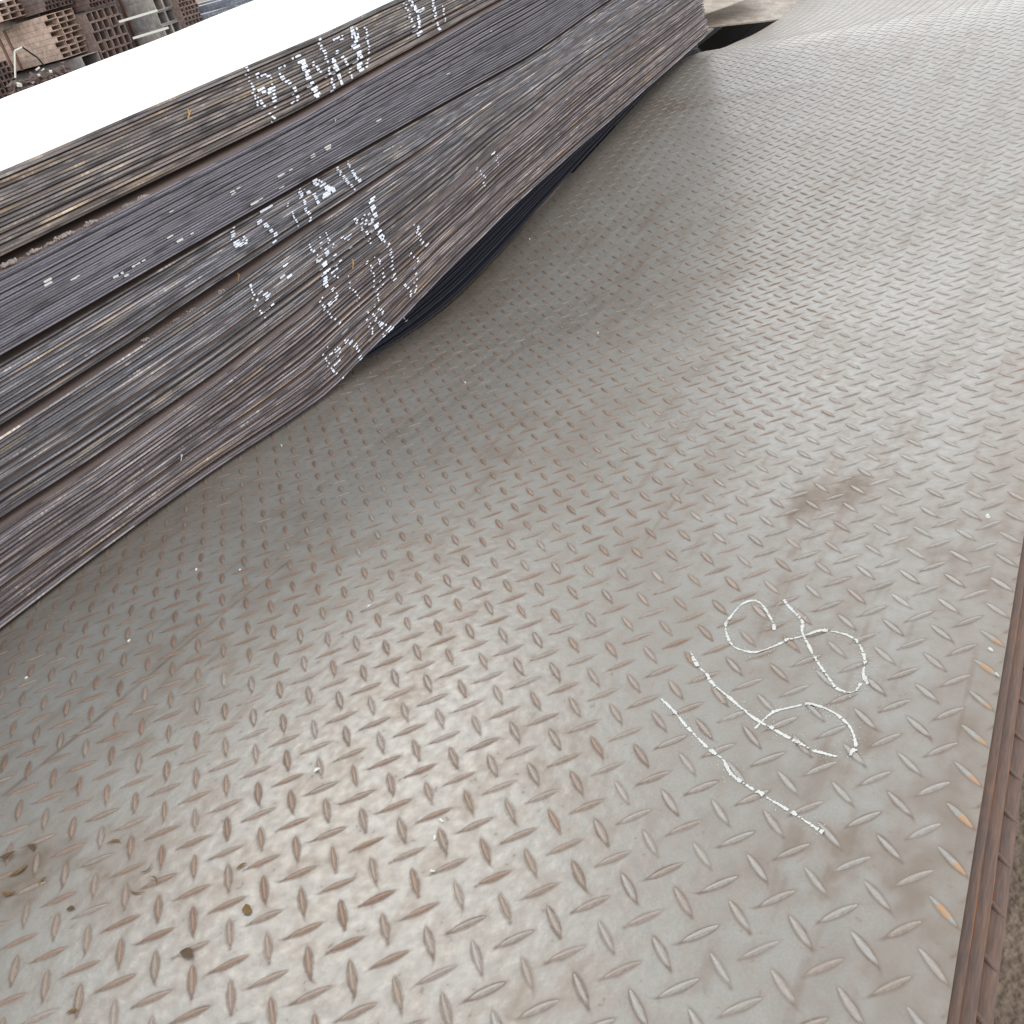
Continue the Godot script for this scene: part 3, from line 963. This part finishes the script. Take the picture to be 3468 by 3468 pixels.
func chalk_on_sheet(bundle: String, face_u: float, height: Callable, thick: float, jitter: float, owner_sheet: Node3D) -> void:
	if not marks.has(bundle):
		return
	var st := SurfaceTool.new()
	st.begin(Mesh.PRIMITIVE_TRIANGLES)
	var any := false
	var alone: bool = bundle == "b2" or bundle == "b6"
	var count := 0
	for number in marks[bundle].size():
		var line: Array = marks[bundle][number]
		var bold: float = [0.7, 1.0, 1.5, 0.6, 1.2, 0.8, 2.2][number % 7] * (0.6 if bundle == "b5" else 1.0)
		var lo := 1e9
		var hi := -1e9
		for k in line.size() - 1:
			for s in 24:
				var f := s / 23.0
				var v: float = lerpf(line[k][0], line[k + 1][0], f)
				var y: float = lerpf(line[k][1], line[k + 1][1], f)
				if absf(y - height.call(v)) < thick * 0.75:
					lo = minf(lo, v)
					hi = maxf(hi, v)
		if hi < lo or rng.randf() < 0.10:
			continue
		lo -= rng.randf_range(0.03, 0.13) * bold
		hi += rng.randf_range(0.03, 0.13) * bold
		any = true
		var pieces := maxi(1, int((hi - lo) / 0.12))
		for k in pieces:
			var va := lerpf(lo, hi, float(k) / pieces)
			var vb := lerpf(lo, hi, float(k + 1) / pieces)
			if pieces > 3 and rng.randf() < 0.2:
				continue
			var x := face_u * CU + jitter + 0.0022
			var ya: float = height.call(va)
			var yb: float = height.call(vb)
			var up := thick * (rng.randf_range(0.25, 0.55) if bold < 1.4 else rng.randf_range(0.5, 0.62))
			var dn := thick * (rng.randf_range(0.05, 0.46) if bold < 1.4 else rng.randf_range(0.4, 0.6))
			quad(st, Vector3(x, ya - dn, va * CV), Vector3(x, yb - dn * rng.randf_range(0.7, 1.0), vb * CV), Vector3(x - 0.0005, yb + up, vb * CV), Vector3(x - 0.0005, ya + up * rng.randf_range(0.8, 1.0), va * CV)) if va > vb else quad(st, Vector3(x, yb - dn * rng.randf_range(0.7, 1.0), vb * CV), Vector3(x, ya - dn, va * CV), Vector3(x - 0.0005, ya + up, va * CV), Vector3(x - 0.0005, yb + up * rng.randf_range(0.8, 1.0), vb * CV))
		if alone:
			obj("chalk_mark", st.commit(), M.chalk, owner_sheet, count)
			count += 1
			any = false
			st = SurfaceTool.new()
			st.begin(Mesh.PRIMITIVE_TRIANGLES)
	if any:
		obj("chalk_mark", st.commit(), M.chalk_blue, owner_sheet).set_meta("kind", "stuff")


func make_stack() -> void:
	# [called, face u, sheets, material, v near, bottom, top, label, group]
	var b1_bot := [[20, 0.368], [-8, 0.371], [-18, 0.372], [-24, 0.373], [-32, 0.384], [-44, 0.400], [-60, 0.418], [-77, 0.43]]
	var b1_top := [[20, 0.464], [-10, 0.465], [-22, 0.471], [-27, 0.473], [-33, 0.481], [-44, 0.490], [-57, 0.508], [-77, 0.53]]
	var b2_bot := [[20, 0.270], [-6, 0.270], [-23, 0.271], [-31, 0.269], [-44, 0.265], [-57, 0.287], [-77, 0.305]]
	var b2_top := [[20, 0.358], [-8, 0.360], [-17, 0.364], [-23, 0.366], [-32, 0.381], [-43, 0.398], [-60, 0.416], [-77, 0.428]]
	var b3_bot := [[20, 0.186], [-5, 0.186], [-11, 0.187], [-15, 0.193], [-22, 0.198], [-30, 0.203], [-41, 0.218], [-61, 0.242], [-77, 0.255]]
	var b3_top := [[20, 0.254], [-6, 0.255], [-16, 0.258], [-24, 0.259], [-32, 0.258], [-45, 0.254], [-58, 0.277], [-77, 0.296]]
	var b4_bot := [[20, 0.089], [-3.6, 0.088], [-8, 0.080], [-14, 0.077], [-19, 0.081], [-23, 0.086], [-28, 0.091], [-33, 0.104], [-39, 0.124], [-52, 0.151], [-66, 0.160], [-77, 0.168]]
	var b4_top := [[20, 0.177], [-5, 0.177], [-11, 0.178], [-15.5, 0.180], [-22, 0.190], [-30, 0.198], [-40, 0.216], [-61, 0.241], [-77, 0.253]]
	var b5_top := [[20, 0.082], [-3.3, 0.081], [-7.4, 0.072], [-13.6, 0.070], [-19, 0.077], [-22, 0.084], [-27, 0.090], [-32.5, 0.104], [-39, 0.124], [-52, 0.151], [-66, 0.160], [-77, 0.166]]
	var b5_low := [[-14, -0.070], [-17.7, -0.082], [-19.6, -0.082], [-23, -0.071], [-32.6, -0.039], [-38.6, -0.022], [-50, -0.007], [-62.5, 0.008], [-77, 0.027]]
	var b5_bot := func(v: float) -> float: return maxf(sag(-24.2, v) + 0.002, lerpf(sag(-24.2, v) + 0.002, along(b5_low, v), smoothstep(-13.0, -19.0, v)))
	var list := [
		[-24.6, 20, 0, func(v: float) -> float: return along(b1_bot, v), func(v: float) -> float: return along(b1_top, v), "b1", " brown streaked sheet from the top in the topmost bundle", "sheets of the topmost bundle"],
		[-24.1, 26, 1, func(v: float) -> float: return along(b2_bot, v), func(v: float) -> float: return along(b2_top, v), "b2", " slate grey sheet from the top in the smooth dark second bundle", "sheets of the smooth slate bundle"],
		[-24.6, 16, 2, func(v: float) -> float: return along(b3_bot, v), func(v: float) -> float: return along(b3_top, v), "b3", " sheet from the top in the bundle right under the smooth slate one", "sheets of the third bundle"],
		[-24.3, 22, 2, func(v: float) -> float: return along(b4_bot, v), func(v: float) -> float: return along(b4_top, v), "b4", " grey brown sheet from the top in the fourth bundle of the pile", "sheets of the fourth bundle"],
		[-24.0, 30, 3, b5_bot, func(v: float) -> float: return along(b5_top, v), "b5", " ochre streaked sheet from the top in the loose fifth bundle", "sheets of the fifth bundle"],
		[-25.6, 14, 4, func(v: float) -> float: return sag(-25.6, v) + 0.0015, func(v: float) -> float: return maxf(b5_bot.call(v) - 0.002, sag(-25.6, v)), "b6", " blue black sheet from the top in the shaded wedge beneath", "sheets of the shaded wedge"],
	]
	for b: Array in list:
		var n: int = b[1]
		for k in n:
			var f: float = (k + 0.5) / n + rng.randf_range(-0.2, 0.2) / n
			var bot: Callable = b[3]
			var top: Callable = b[4]
			var height := func(v: float) -> float: return lerpf(bot.call(v), top.call(v), f)
			var thick: float = {"b1": 0.0041, "b2": 0.0031, "b3": 0.0036, "b4": 0.0036, "b5": 0.0035, "b6": 0.0017}[b[5]]
			var v0 := 14.0
			if b[5] == "b6":
				v0 = -15.0
				while v0 > -60.0 and (top.call(v0) - bot.call(v0)) / n < 0.0012:
					v0 -= 0.5
				thick = 0.0017
			var jitter := rng.randf_range(-0.0022, 0.0014) * (0.45 if b[5] == "b2" else 1.0)
			if b[5] == "b5" or b[5] == "b4":
				jitter = rng.randf_range(-0.004, 0.002)
			if rng.randf() < (0.08 if b[5] == "b2" else 0.24):
				jitter -= rng.randf_range(0.003, 0.009)
			var v1 := -75.5 + rng.randf_range(-0.35, 0.35)
			if b[5] == "b5" and k < 6:
				v1 -= 0.22 * (6 - k)
			if b[5] == "b6":
				v1 = -77.3 + rng.randf_range(-0.6, 0.3) + 0.1 * k
			var g := rng.randf_range(0.52, 0.97)
			var warm := rng.randf_range(-0.05, 0.05)
			if b[5] == "b2":
				g = rng.randf_range(0.72, 0.9)
				warm *= 0.3
			var tint := Color(g * (1.0 + warm), g, g * (1.0 - warm))
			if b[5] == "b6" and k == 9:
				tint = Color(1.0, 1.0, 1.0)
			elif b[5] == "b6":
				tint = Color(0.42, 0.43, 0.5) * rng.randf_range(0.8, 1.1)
			var is_top: bool = b[5] == "b1" and k == n - 1
			var m := sheet_mesh(b[0], 1.2, height, thick, v0, v1, 64 if v0 > 0.0 else 40, rng.randi_range(0, 31) / 32.0, tint, jitter, 0.004 if is_top else 0.0)
			m.surface_set_material(0, M.edge[b[2]])
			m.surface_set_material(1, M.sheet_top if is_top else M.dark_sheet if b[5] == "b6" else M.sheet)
			var sh := obj("top_steel_sheet" if is_top else "steel_sheet", m, null)
			if is_top:
				tag(sh, "topmost thin steel sheet of the pile, its broad face shining white", "steel sheet")
			else:
				tag(sh, ordinal(n - k) + b[6], "steel sheet", b[7])
			chalk_on_sheet(b[5], b[0], height, thick, jitter, sh)


# ---------------------------------------------------------------- bent sheets past the far end of the pile
func bent_sheet(called: String, label: String, a: Vector3, b: Vector3, back: Vector3, curl: float, thick: float, m: Material) -> void:
	# a sheet with its front lip from a to b (u, y, v), running back and bending upwards
	var w := func(p: Vector3) -> Vector3: return Vector3(p.x * CU, p.y, p.z * CV)
	var st := SurfaceTool.new()
	st.begin(Mesh.PRIMITIVE_TRIANGLES)
	st.set_smooth_group(0)
	var n := 14
	var prev := []
	for k in n + 1:
		var f := float(k) / n
		var off := back * f
		off.y = back.y * f + curl * f * f
		var p: Vector3 = w.call(a + off)
		var q: Vector3 = w.call(b + off)
		if k > 0:
			var d := Vector3(0, -thick, 0)
			for r: Array in [[prev[0], prev[1], q, p], [p + d, q + d, prev[1] + d, prev[0] + d], [prev[1], prev[1] + d, q + d, q], [p, p + d, prev[0] + d, prev[0]]]:
				var up: Vector3 = (r[1] - r[0]).cross(r[2] - r[0])
				quad(st, r[0], r[1], r[2], r[3]) if up.dot(Vector3.UP) >= 0.0 or r[0] == p + d else quad(st, r[3], r[2], r[1], r[0])
		else:
			var d := Vector3(0, -thick, 0)
			quad(st, p + d, q + d, q, p)
		prev = [p, q]
	var o := obj(called, st.commit(), m)
	tag(o, label, "steel sheet")


func make_bent_sheets() -> void:
	bent_sheet("bent_sheet", "pale bent sheet arching over the black hollow at the far end of the pile", Vector3(-59.3, 0.10, -84.6), Vector3(-25.9, -0.157, -104.4), Vector3(0, 0.02, -34), 0.16, 0.006, M.pale_sheet)
	bent_sheet("bent_sheet", "cream sheet strip lying above the pale bent one, tapering towards the plate", Vector3(-41, -0.03, -86.5), Vector3(-28.2, -0.056, -107.0), Vector3(-4.0, 0.05, -7.0), 0.02, 0.004, M.pale_sheet)
	bent_sheet("bent_sheet", "dull grey sheet behind the cream strip at the far end of the pile", Vector3(-70, -0.02, -90.0), Vector3(-29.5, -0.02, -113.5), Vector3(-2.0, 0.30, -10.0), 0.1, 0.004, M.grey_tube)
	# added slabs that keep light out of the hollow, near-black to paint its shade
	var t := thing("hollow_blocker", "added dark slabs that keep light out of the hollow under the pale bent sheet", "added blocker")
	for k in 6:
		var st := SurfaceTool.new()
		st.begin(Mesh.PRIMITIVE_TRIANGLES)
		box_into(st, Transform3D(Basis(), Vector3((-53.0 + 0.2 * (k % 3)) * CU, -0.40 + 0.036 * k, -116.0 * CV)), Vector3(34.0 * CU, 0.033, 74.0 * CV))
		obj("plate", st.commit(), M.dark, t, k)  # one slab of the added light blocker


# ---------------------------------------------------------------- the tube racks behind
const YARD_DIR := Vector3(-0.77706, 0.0, -0.62943)
const YARD_RIGHT := Vector3(0.62943, 0.0, -0.77706)


func yard(a: float, y: float, d := 9.0) -> Vector3:
	# a metres to the right and y high in the row of tube ends, 9 m off
	return Vector3(0.265, 0, 0.458) + YARD_DIR * d + YARD_RIGHT * a + Vector3(0, y, 0)


func tube_mesh(w: float, h: float, wall: float, length: float) -> ArrayMesh:
	# hollow square tube, its open end in the x-y plane at z = 0, running to -z
	var st := SurfaceTool.new()
	st.begin(Mesh.PRIMITIVE_TRIANGLES)
	var o := [Vector3(0, 0, 0), Vector3(w, 0, 0), Vector3(w, h, 0), Vector3(0, h, 0)]
	var i := [Vector3(wall, wall, 0), Vector3(w - wall, wall, 0), Vector3(w - wall, h - wall, 0), Vector3(wall, h - wall, 0)]
	var back := Vector3(0, 0, -length)
	var deep := Vector3(0, 0, -minf(length, 1.2))
	for k in 4:
		var n := (k + 1) % 4
		quad(st, o[k], o[n], i[n], i[k])
		quad(st, o[n], o[k], o[k] + back, o[n] + back)
		quad(st, i[k], i[n], i[n] + deep, i[k] + deep)
	quad(st, i[0] + deep, i[1] + deep, i[2] + deep, i[3] + deep)
	return st.commit()


func tube_bundle(label: String, a: float, y: float, cols: int, rows: int, w: float, h: float, m: Material, length := 4.0, wall := 0.004, d := 9.0, straps := [], stagger := 0.0) -> void:
	var t := thing("tube_bundle", label, "tube bundle", yard(a, y, d))
	var x_axis := (YARD_RIGHT * cos(0.61) + YARD_DIR * sin(0.61)).normalized()
	t.basis = Basis(x_axis, Vector3.UP, x_axis.cross(Vector3.UP))
	var mesh := tube_mesh(w - 0.0015, h - 0.0015, wall, length)
	var k := 0
	for r in rows:
		for c in cols:
			var o := obj("tube", mesh, m, t, k)
			o.position = Vector3(c * w, r * h, rng.randf_range(-0.03, 0.03) * stagger + (0.012 if r % 2 else 0.0))
			k += 1
	for s: float in straps:
		var st := SurfaceTool.new()
		st.begin(Mesh.PRIMITIVE_TRIANGLES)
		box_into(st, Transform3D(Basis(), Vector3(cols * w * 0.5, rows * h * 0.5, -s)), Vector3(cols * w + 0.012, rows * h + 0.012, 0.03))
		obj("strap", st.commit(), M.strap, t)


func make_tube_yard() -> void:
	# everything here is 9 m away; a in metres across, y above the support plane
	tube_bundle("tan brown bundle of flat tubes seen along its long side, two straps round it", 0.062, 0.375, 3, 8, 0.088, 0.0385, M.tan_tube, 4.5, 0.005, 9.0, [0.55, 0.66], 1.0)
	tube_bundle("dark brown bundle of square tubes right of the tan bundle", 0.345, 0.13, 5, 7, 0.063, 0.0705, M.brown_tube, 4.0, 0.006, 9.05, [], 0.4)
	tube_bundle("grey bundle of large thin walled tubes, tallest openings of the rack", 0.855, 0.20, 2, 5, 0.095, 0.098, M.grey_tube, 4.0, 0.010, 9.1, [0.35], 0.2)
	tube_bundle("brown bundle of small square tubes between the grey bundles", 1.045, 0.20, 5, 12, 0.038, 0.034, M.brown_tube, 4.0, 0.004, 9.15, [], 0.3)
	tube_bundle("blue grey pack of very small tubes at the right end of the rack, lower one", 1.255, 0.24, 9, 6, 0.024, 0.024, M.blue_tube, 4.0, 0.005, 9.2, [], 0.2)
	tube_bundle("blue grey pack of very small tubes resting above the pale bar", 1.50, 0.27, 10, 7, 0.024, 0.024, M.blue_tube, 4.0, 0.005, 9.3, [], 0.2)
	tube_bundle("blue grey pack of small tubes furthest right in the rack", 1.78, 0.27, 9, 7, 0.026, 0.026, M.blue_tube, 4.0, 0.005, 9.4, [], 0.2)
	tube_bundle("brown bundle of small tubes on top of the tan bundle", 0.10, 0.705, 7, 4, 0.034, 0.032, M.dark_tube, 4.0, 0.004, 9.0, [0.5], 0.5)
	tube_bundle("brown bundle of small tubes lying on the dark square tubes", 0.40, 0.64, 7, 5, 0.034, 0.033, M.dark_tube, 4.0, 0.004, 9.05, [0.4, 0.5], 0.5)
	tube_bundle("grey bundle of large tubes on the upper layer, behind the small brown ones", 0.86, 0.70, 2, 2, 0.095, 0.098, M.grey_tube, 4.0, 0.010, 9.2, [0.3], 0.2)
	tube_bundle("tan bundle of flat tubes on the upper layer at the left", -0.22, 0.72, 3, 3, 0.08, 0.04, M.tan_tube, 4.0, 0.005, 9.1, [], 0.5)
	tube_bundle("one wide open rectangular tube under the tan bundle", 0.19, 0.26, 1, 1, 0.165, 0.10, M.grey_tube, 3.0, 0.005, 8.95, [], 0.0)
	tube_bundle("dark brown bundle of tiny tubes low at the left of the rack", -0.52, 0.10, 6, 9, 0.04, 0.042, M.dark_tube, 3.0, 0.005, 8.9, [], 0.4)
	# timber between the layers
	var st := SurfaceTool.new()
	st.begin(Mesh.PRIMITIVE_TRIANGLES)
	var x_axis := (YARD_RIGHT * cos(0.61) + YARD_DIR * sin(0.61)).normalized()
	var bs := Basis(x_axis, Vector3.UP, x_axis.cross(Vector3.UP))
	box_into(st, Transform3D(bs, yard(-0.35, 0.69, 9.3)), Vector3(0.9, 0.05, 0.10))
	var o := obj("bearer", st.commit(), M.grey_tube)
	tag(o, "grey bearer bar between the two layers of the tan tubes", "bearer")
	# the low wall that carries the rack
	st = SurfaceTool.new()
	st.begin(Mesh.PRIMITIVE_TRIANGLES)
	box_into(st, Transform3D(bs, yard(0.6, -0.17, 11.2)), Vector3(4.6, 0.5, 5.0))
	o = obj("plinth", st.commit(), M.rust_edge)
	o.set_meta("kind", "structure")
	# pale flanges and loose bits
	var bars := [[0.70, 0.505, 0.30, 0.016, "pale flange strip on the side of the large grey tubes, upper one"], [0.74, 0.375, 0.28, 0.016, "pale flange strip on the side of the large grey tubes, lower one"], [1.36, 0.475, 0.19, 0.02, "pale bar lying between the blue grey packs"], [-0.42, 0.70, 0.16, 0.03, "white bar end at the upper left of the rack"]]
	for q: Array in bars:
		st = SurfaceTool.new()
		st.begin(Mesh.PRIMITIVE_TRIANGLES)
		box_into(st, Transform3D(Basis(YARD_RIGHT, Vector3.UP, YARD_RIGHT.cross(Vector3.UP)), yard(q[0], q[1], 8.85)), Vector3(q[2], q[3], 0.02))
		o = obj("flat_bar", st.commit(), M.white)
		tag(o, q[4], "flat bar")
	# bent rod and cable standing in front of the tan bundle
	rod("bent_rod", "bright bent rod standing in front of the tan tubes", [yard(-0.30, 0.36, 8.6), yard(-0.225, 0.52, 8.6), yard(-0.165, 0.53, 8.6)], 0.007, M.white, "rod")
	rod("cable", "dark cable slanting down from the bent rod", [yard(-0.165, 0.53, 8.6), yard(-0.10, 0.44, 8.6), yard(-0.075, 0.37, 8.6)], 0.006, M.dark, "cable")
	var bits := [[-0.13, 0.375, "white offcut left of its pair among the dark scrap"], [-0.10, 0.36, "white offcut right of its pair among the dark scrap"], [-0.055, 0.335, "small white offcut at the right end of the dark scrap"], [-0.14, 0.335, "grey white offcut under the pair in the dark scrap"], [-0.30, 0.315, "cream offcut lying lowest at the left in the scrap"], [-0.2, 0.30, "brown grey offcut beside the cream one"]]
	for k in bits.size():
		st = SurfaceTool.new()
		st.begin(Mesh.PRIMITIVE_TRIANGLES)
		var s := Vector3(0.030, 0.012, 0.022) * rng.randf_range(0.6, 1.0)
		if k == 4:
			s = Vector3(0.05, 0.022, 0.03)
		box_into(st, Transform3D(Basis.from_euler(Vector3(0.2, rng.randf() * 3.0, 0.25)), Vector3.ZERO), s)
		o = obj("offcut", st.commit(), M.white if k < 5 else M.grit)
		o.position = yard(bits[k][0], bits[k][1], 8.55)
		tag(o, bits[k][2], "offcut")
	# the heap of scrap the offcuts lie on
	st = SurfaceTool.new()
	st.begin(Mesh.PRIMITIVE_TRIANGLES)
	for k in 700:
		var at := yard(rng.randf_range(-0.36, 0.06), 0.0, rng.randf_range(8.55, 8.85))
		at.y = 0.30 * sqrt(rng.randf()) + 0.03
		box_into(st, Transform3D(Basis.from_euler(Vector3(rng.randf() * 3, rng.randf() * 3, rng.randf() * 3)), at), Vector3(rng.randf_range(0.01, 0.08), rng.randf_range(0.006, 0.018), rng.randf_range(0.008, 0.022)))
	o = obj("scrap_heap", st.commit(), M.dark_tube)
	tag(o, "heap of small dark scrap pieces before the tan tubes", "scrap", "", "stuff")


func rod(called: String, label: String, pts: Array, r: float, m: Material, category: String) -> void:
	var st := SurfaceTool.new()
	st.begin(Mesh.PRIMITIVE_TRIANGLES)
	for k in pts.size() - 1:
		var a: Vector3 = pts[k]
		var b: Vector3 = pts[k + 1]
		var d := (b - a).normalized()
		var s := d.cross(Vector3(0.3, 0.2, 0.9)).normalized()
		var bs := Basis(s, d, s.cross(d))
		for q in 6:
			var e0 := TAU * q / 6.0
			var e1 := TAU * (q + 1) / 6.0
			var o0 := bs * Vector3(cos(e0), 0, sin(e0)) * r
			var o1 := bs * Vector3(cos(e1), 0, sin(e1)) * r
			quad(st, a + o1, a + o0, b + o0, b + o1)
	var o := obj(called, st.commit(), m)
	tag(o, label, category)


# ---------------------------------------------------------------- litter
func chip(called: String, label: String, category: String, at: Vector3, size: Vector3, turn: float, m: Material, group := "") -> void:
	# a small irregular flake or crumb
	var st := SurfaceTool.new()
	st.begin(Mesh.PRIMITIVE_TRIANGLES)
	var n := 7
	var ring := []
	for k in n:
		var e := TAU * k / n
		var r := rng.randf_range(0.75, 1.1)
		ring.append(Vector3(cos(e) * size.x * r, 0.0, sin(e) * size.z * r))
	for k in n:
		var a: Vector3 = ring[k]
		var b: Vector3 = ring[(k + 1) % n]
		var top := Vector3(0, size.y, 0)
		var ai := a * 0.6 + top * rng.randf_range(0.8, 1.1)
		var bi := b * 0.6 + top
		quad(st, b, a, ai, bi)
		quad(st, bi, ai, top * 1.05, top * 1.05 + Vector3(0.00001, 0, 0))
	var o := obj(called, st.commit(), m)
	o.transform = Transform3D(Basis(Vector3.UP, turn), at)
	tag(o, label, category, group)


func curl_leaf(label: String, at: Vector3, length: float, width: float, bend: float, turn: float, m: Material, group := "") -> void:
	var st := SurfaceTool.new()
	st.begin(Mesh.PRIMITIVE_TRIANGLES)
	var n := 9
	var prev := []
	for k in n + 1:
		var f := float(k) / n
		var ang := bend * (f - 0.5)
		var x := length * (f - 0.5) * cos(ang * 0.5)
		var z := length * 0.5 * sin(ang) * (f - 0.5)
		var w := width * sin(PI * clampf(f * 0.92 + 0.06, 0.0, 1.0))
		var y := 0.0006 + length * 0.03 * (1.0 - cos(ang * 1.5))
		var p := [Vector3(x, y + w * 0.22, z - w * 0.7), Vector3(x, y, z), Vector3(x, y + w * 0.15, z + w * 0.7)]
		if k > 0:
			for s in 2:
				quad(st, prev[s], prev[s + 1], p[s + 1], p[s])
				quad(st, p[s], p[s + 1], prev[s + 1], prev[s])
		prev = p
	var o := obj("dry_leaf", st.commit(), m)
	o.transform = Transform3D(Basis(Vector3.UP, turn), at)
	tag(o, label, "leaf", group)


func make_litter() -> void:
	var crumbs := [[-8.8, -42.9], [-23.0, -14.3], [-18.6, -5.3], [-16.8, -5.5], [-4.4, 1.6], [-4.3, 2.0], [-3.9, 2.7], [-8.1, 1.1], [-24.4, -39.7], [-13.4, -25.5], [-17.7, -20.6], [-19.9, 0.3], [-10.8, -4.5], [-17.7, -1.7], [4.9, -5.6], [5.1, -4.8], [4.3, -10.9]]
	var places := ["alone on its far right half before the crest", "nearest to the pile at its middle", "left one of two between pile and dirty corner", "right one of two between pile and dirty corner", "uppermost of three left of the chalk one", "middle one of three left of the chalk one", "lowest of three near the picture's front edge", "among the rusty ribs left of the centre front", "against the shaded wedge under the pile", "left of the middle, behind the chalk eight", "below the shaded wedge, off the pile", "at the left edge of the picture below the pile", "just left of the picture's middle", "left of the middle, below the foot of the pile", "left one of two beside the right rim", "right one of two, almost on the right rim", "high up beside the right rim"]
	for k in crumbs.size():
		var q: Array = crumbs[k]
		var u: float = q[0] + 0.12
		var v: float = q[1]
		chip("white_crumb", "white crumb on the plate, " + places[k], "crumb", on_plate(u, v, 0.0002 + rib_height(u, v)), Vector3(rng.randf_range(0.0016, 0.0036), 0.0016, rng.randf_range(0.0008, 0.0016)) * (1.5 if v < -10.0 else 1.0), rng.randf() * TAU, M.white, "white crumbs on the plate")
	var leaves := [[-10.0, 4.4, 0.016, 0.001, 3.0], [-7.9, 3.7, 0.010, 0.002, 1.0], [-7.0, 4.5, 0.012, 0.005, 0.6], [-11.0, 5.6, 0.008, 0.003, 1.0], [-14.0, 3.1, 0.012, 0.001, 2.5], [-11.5, 4.0, 0.016, 0.002, 1.8], [-7.5, 5.6, 0.014, 0.005, 1.0], [-12.4, 5.3, 0.010, 0.002, 2.0], [-13.2, 5.3, 0.018, 0.004, 1.2], [-13.9, 5.1, 0.016, 0.004, 0.9], [-9.8, 4.9, 0.016, 0.0012, 1.2], [-9.6, 4.5, 0.014, 0.001, 2.2], [-13.5, 4.7, 0.014, 0.003, 1.5], [-12.9, 5.8, 0.014, 0.003, 1.5], [-8.9, 7.2, 0.01, 0.002, 1.0]]
	var sort := ["thin curled brown stalk right of the near dirty corner", "small brown leaf scrap furthest right of the litter", "broad pale brown leaf scrap lying against a rib, right of the litter", "small brown scrap below the dirty corner's stalks", "thin curved stalk, highest of the litter near the left edge", "thin brown stalk above the dark crescent stalk", "broad brown leaf scrap, lowest of the right hand litter", "small brown leaf scrap between the broad one and the stalks", "large brown leaf scrap in the middle of the dirty corner", "brown leaf scrap at the left picture edge in the dirty corner", "dark crescent shaped stalk in the middle of the litter", "thin curled stalk just above the dark crescent", "brown leaf scrap, topmost in the dirty corner", "brown leaf scrap at the lower side of the dirty corner", "tiny brown scrap near the bottom of the picture"]
	for k in leaves.size():
		var q: Array = leaves[k]
		curl_leaf(sort[k], on_plate(q[0], q[1], 0.0004 + rib_height(q[0], q[1])), q[2], q[3], q[4], rng.randf() * TAU, M.leaf if k % 3 else M.leaf_dark, "leaf scraps on the plate")
	# straws and leaves caught in the pile
	var bits := [[-24.45, 0.439, -17.8, "yellow leaf scrap caught on the topmost bundle", M.straw, 0.018, 0.0025], [-24.1, 0.189, -16.7, "straw sticking up from the ledge of the fourth bundle", M.straw, 0.016, 0.0008], [-24.1, 0.094, -23.5, "golden leaf scrap between the fourth and fifth bundles", M.straw, 0.022, 0.002], [-23.85, -0.039, -21.2, "orange straw low on the fifth bundle", M.leaf, 0.02, 0.0012], [-23.85, 0.005, -10.4, "pale twig caught in the fifth bundle", M.white, 0.012, 0.0015], [-24.0, 0.337, -25.4, "small pale scrap stuck on the slate bundle", M.white, 0.006, 0.002]]
	for q: Array in bits:
		var st := SurfaceTool.new()
		st.begin(Mesh.PRIMITIVE_TRIANGLES)
		box_into(st, Transform3D(Basis.from_euler(Vector3(0.5, 0.3, rng.randf_range(0.3, 0.9))), Vector3.ZERO), Vector3(q[6], q[6] * 0.5, q[5]))
		box_into(st, Transform3D(Basis.from_euler(Vector3(1.2, 0.2, 0.4)), Vector3(0.001, q[5] * 0.25, 0.0)), Vector3(q[6] * 0.7, q[6] * 0.4, q[5] * 0.5))
		var o := obj("straw", st.commit(), q[4])
		o.position = Vector3(q[0] * CU, q[1], q[2] * CV)
		tag(o, q[3], "straw")
	# grit on the ledges between bundles
	var heaps := [[-7.0, -14.5, 0.3615, -24.32, "pale crumbling grit along the ledge of the smooth slate bundle", 1500, 0.0045], [-11.5, -16.5, 0.1805, -24.42, "pale grit on the ledge of the fourth bundle", 500, 0.003]]
	for q: Array in heaps:
		var st := SurfaceTool.new()
		st.begin(Mesh.PRIMITIVE_TRIANGLES)
		for k in q[5]:
			var v := rng.randf_range(q[1], q[0])
			var clump := pow(0.5 + 0.5 * sin(v * 2.3) * sin(v * 5.1 + 1.0), 3.0) + (0.8 if absf(v + 8.1) < 0.25 or absf(v + 10.4) < 0.3 else 0.0)
			if rng.randf() > 0.25 + clump:
				continue
			var s: float = q[6] * rng.randf_range(0.2, 0.6) * (0.35 + clump)
			var at := Vector3((q[3] + rng.randf_range(-0.16, 0.14)) * CU, q[2] + s * 0.3 + clump * 0.002 * rng.randf(), v * CV)
			box_into(st, Transform3D(Basis.from_euler(Vector3(rng.randf() * 3, rng.randf() * 3, rng.randf() * 3)), at), Vector3(s, s * 0.7, s * 1.3))
		var o := obj("grit", st.commit(), M.grit)
		tag(o, q[4], "grit", "", "stuff")
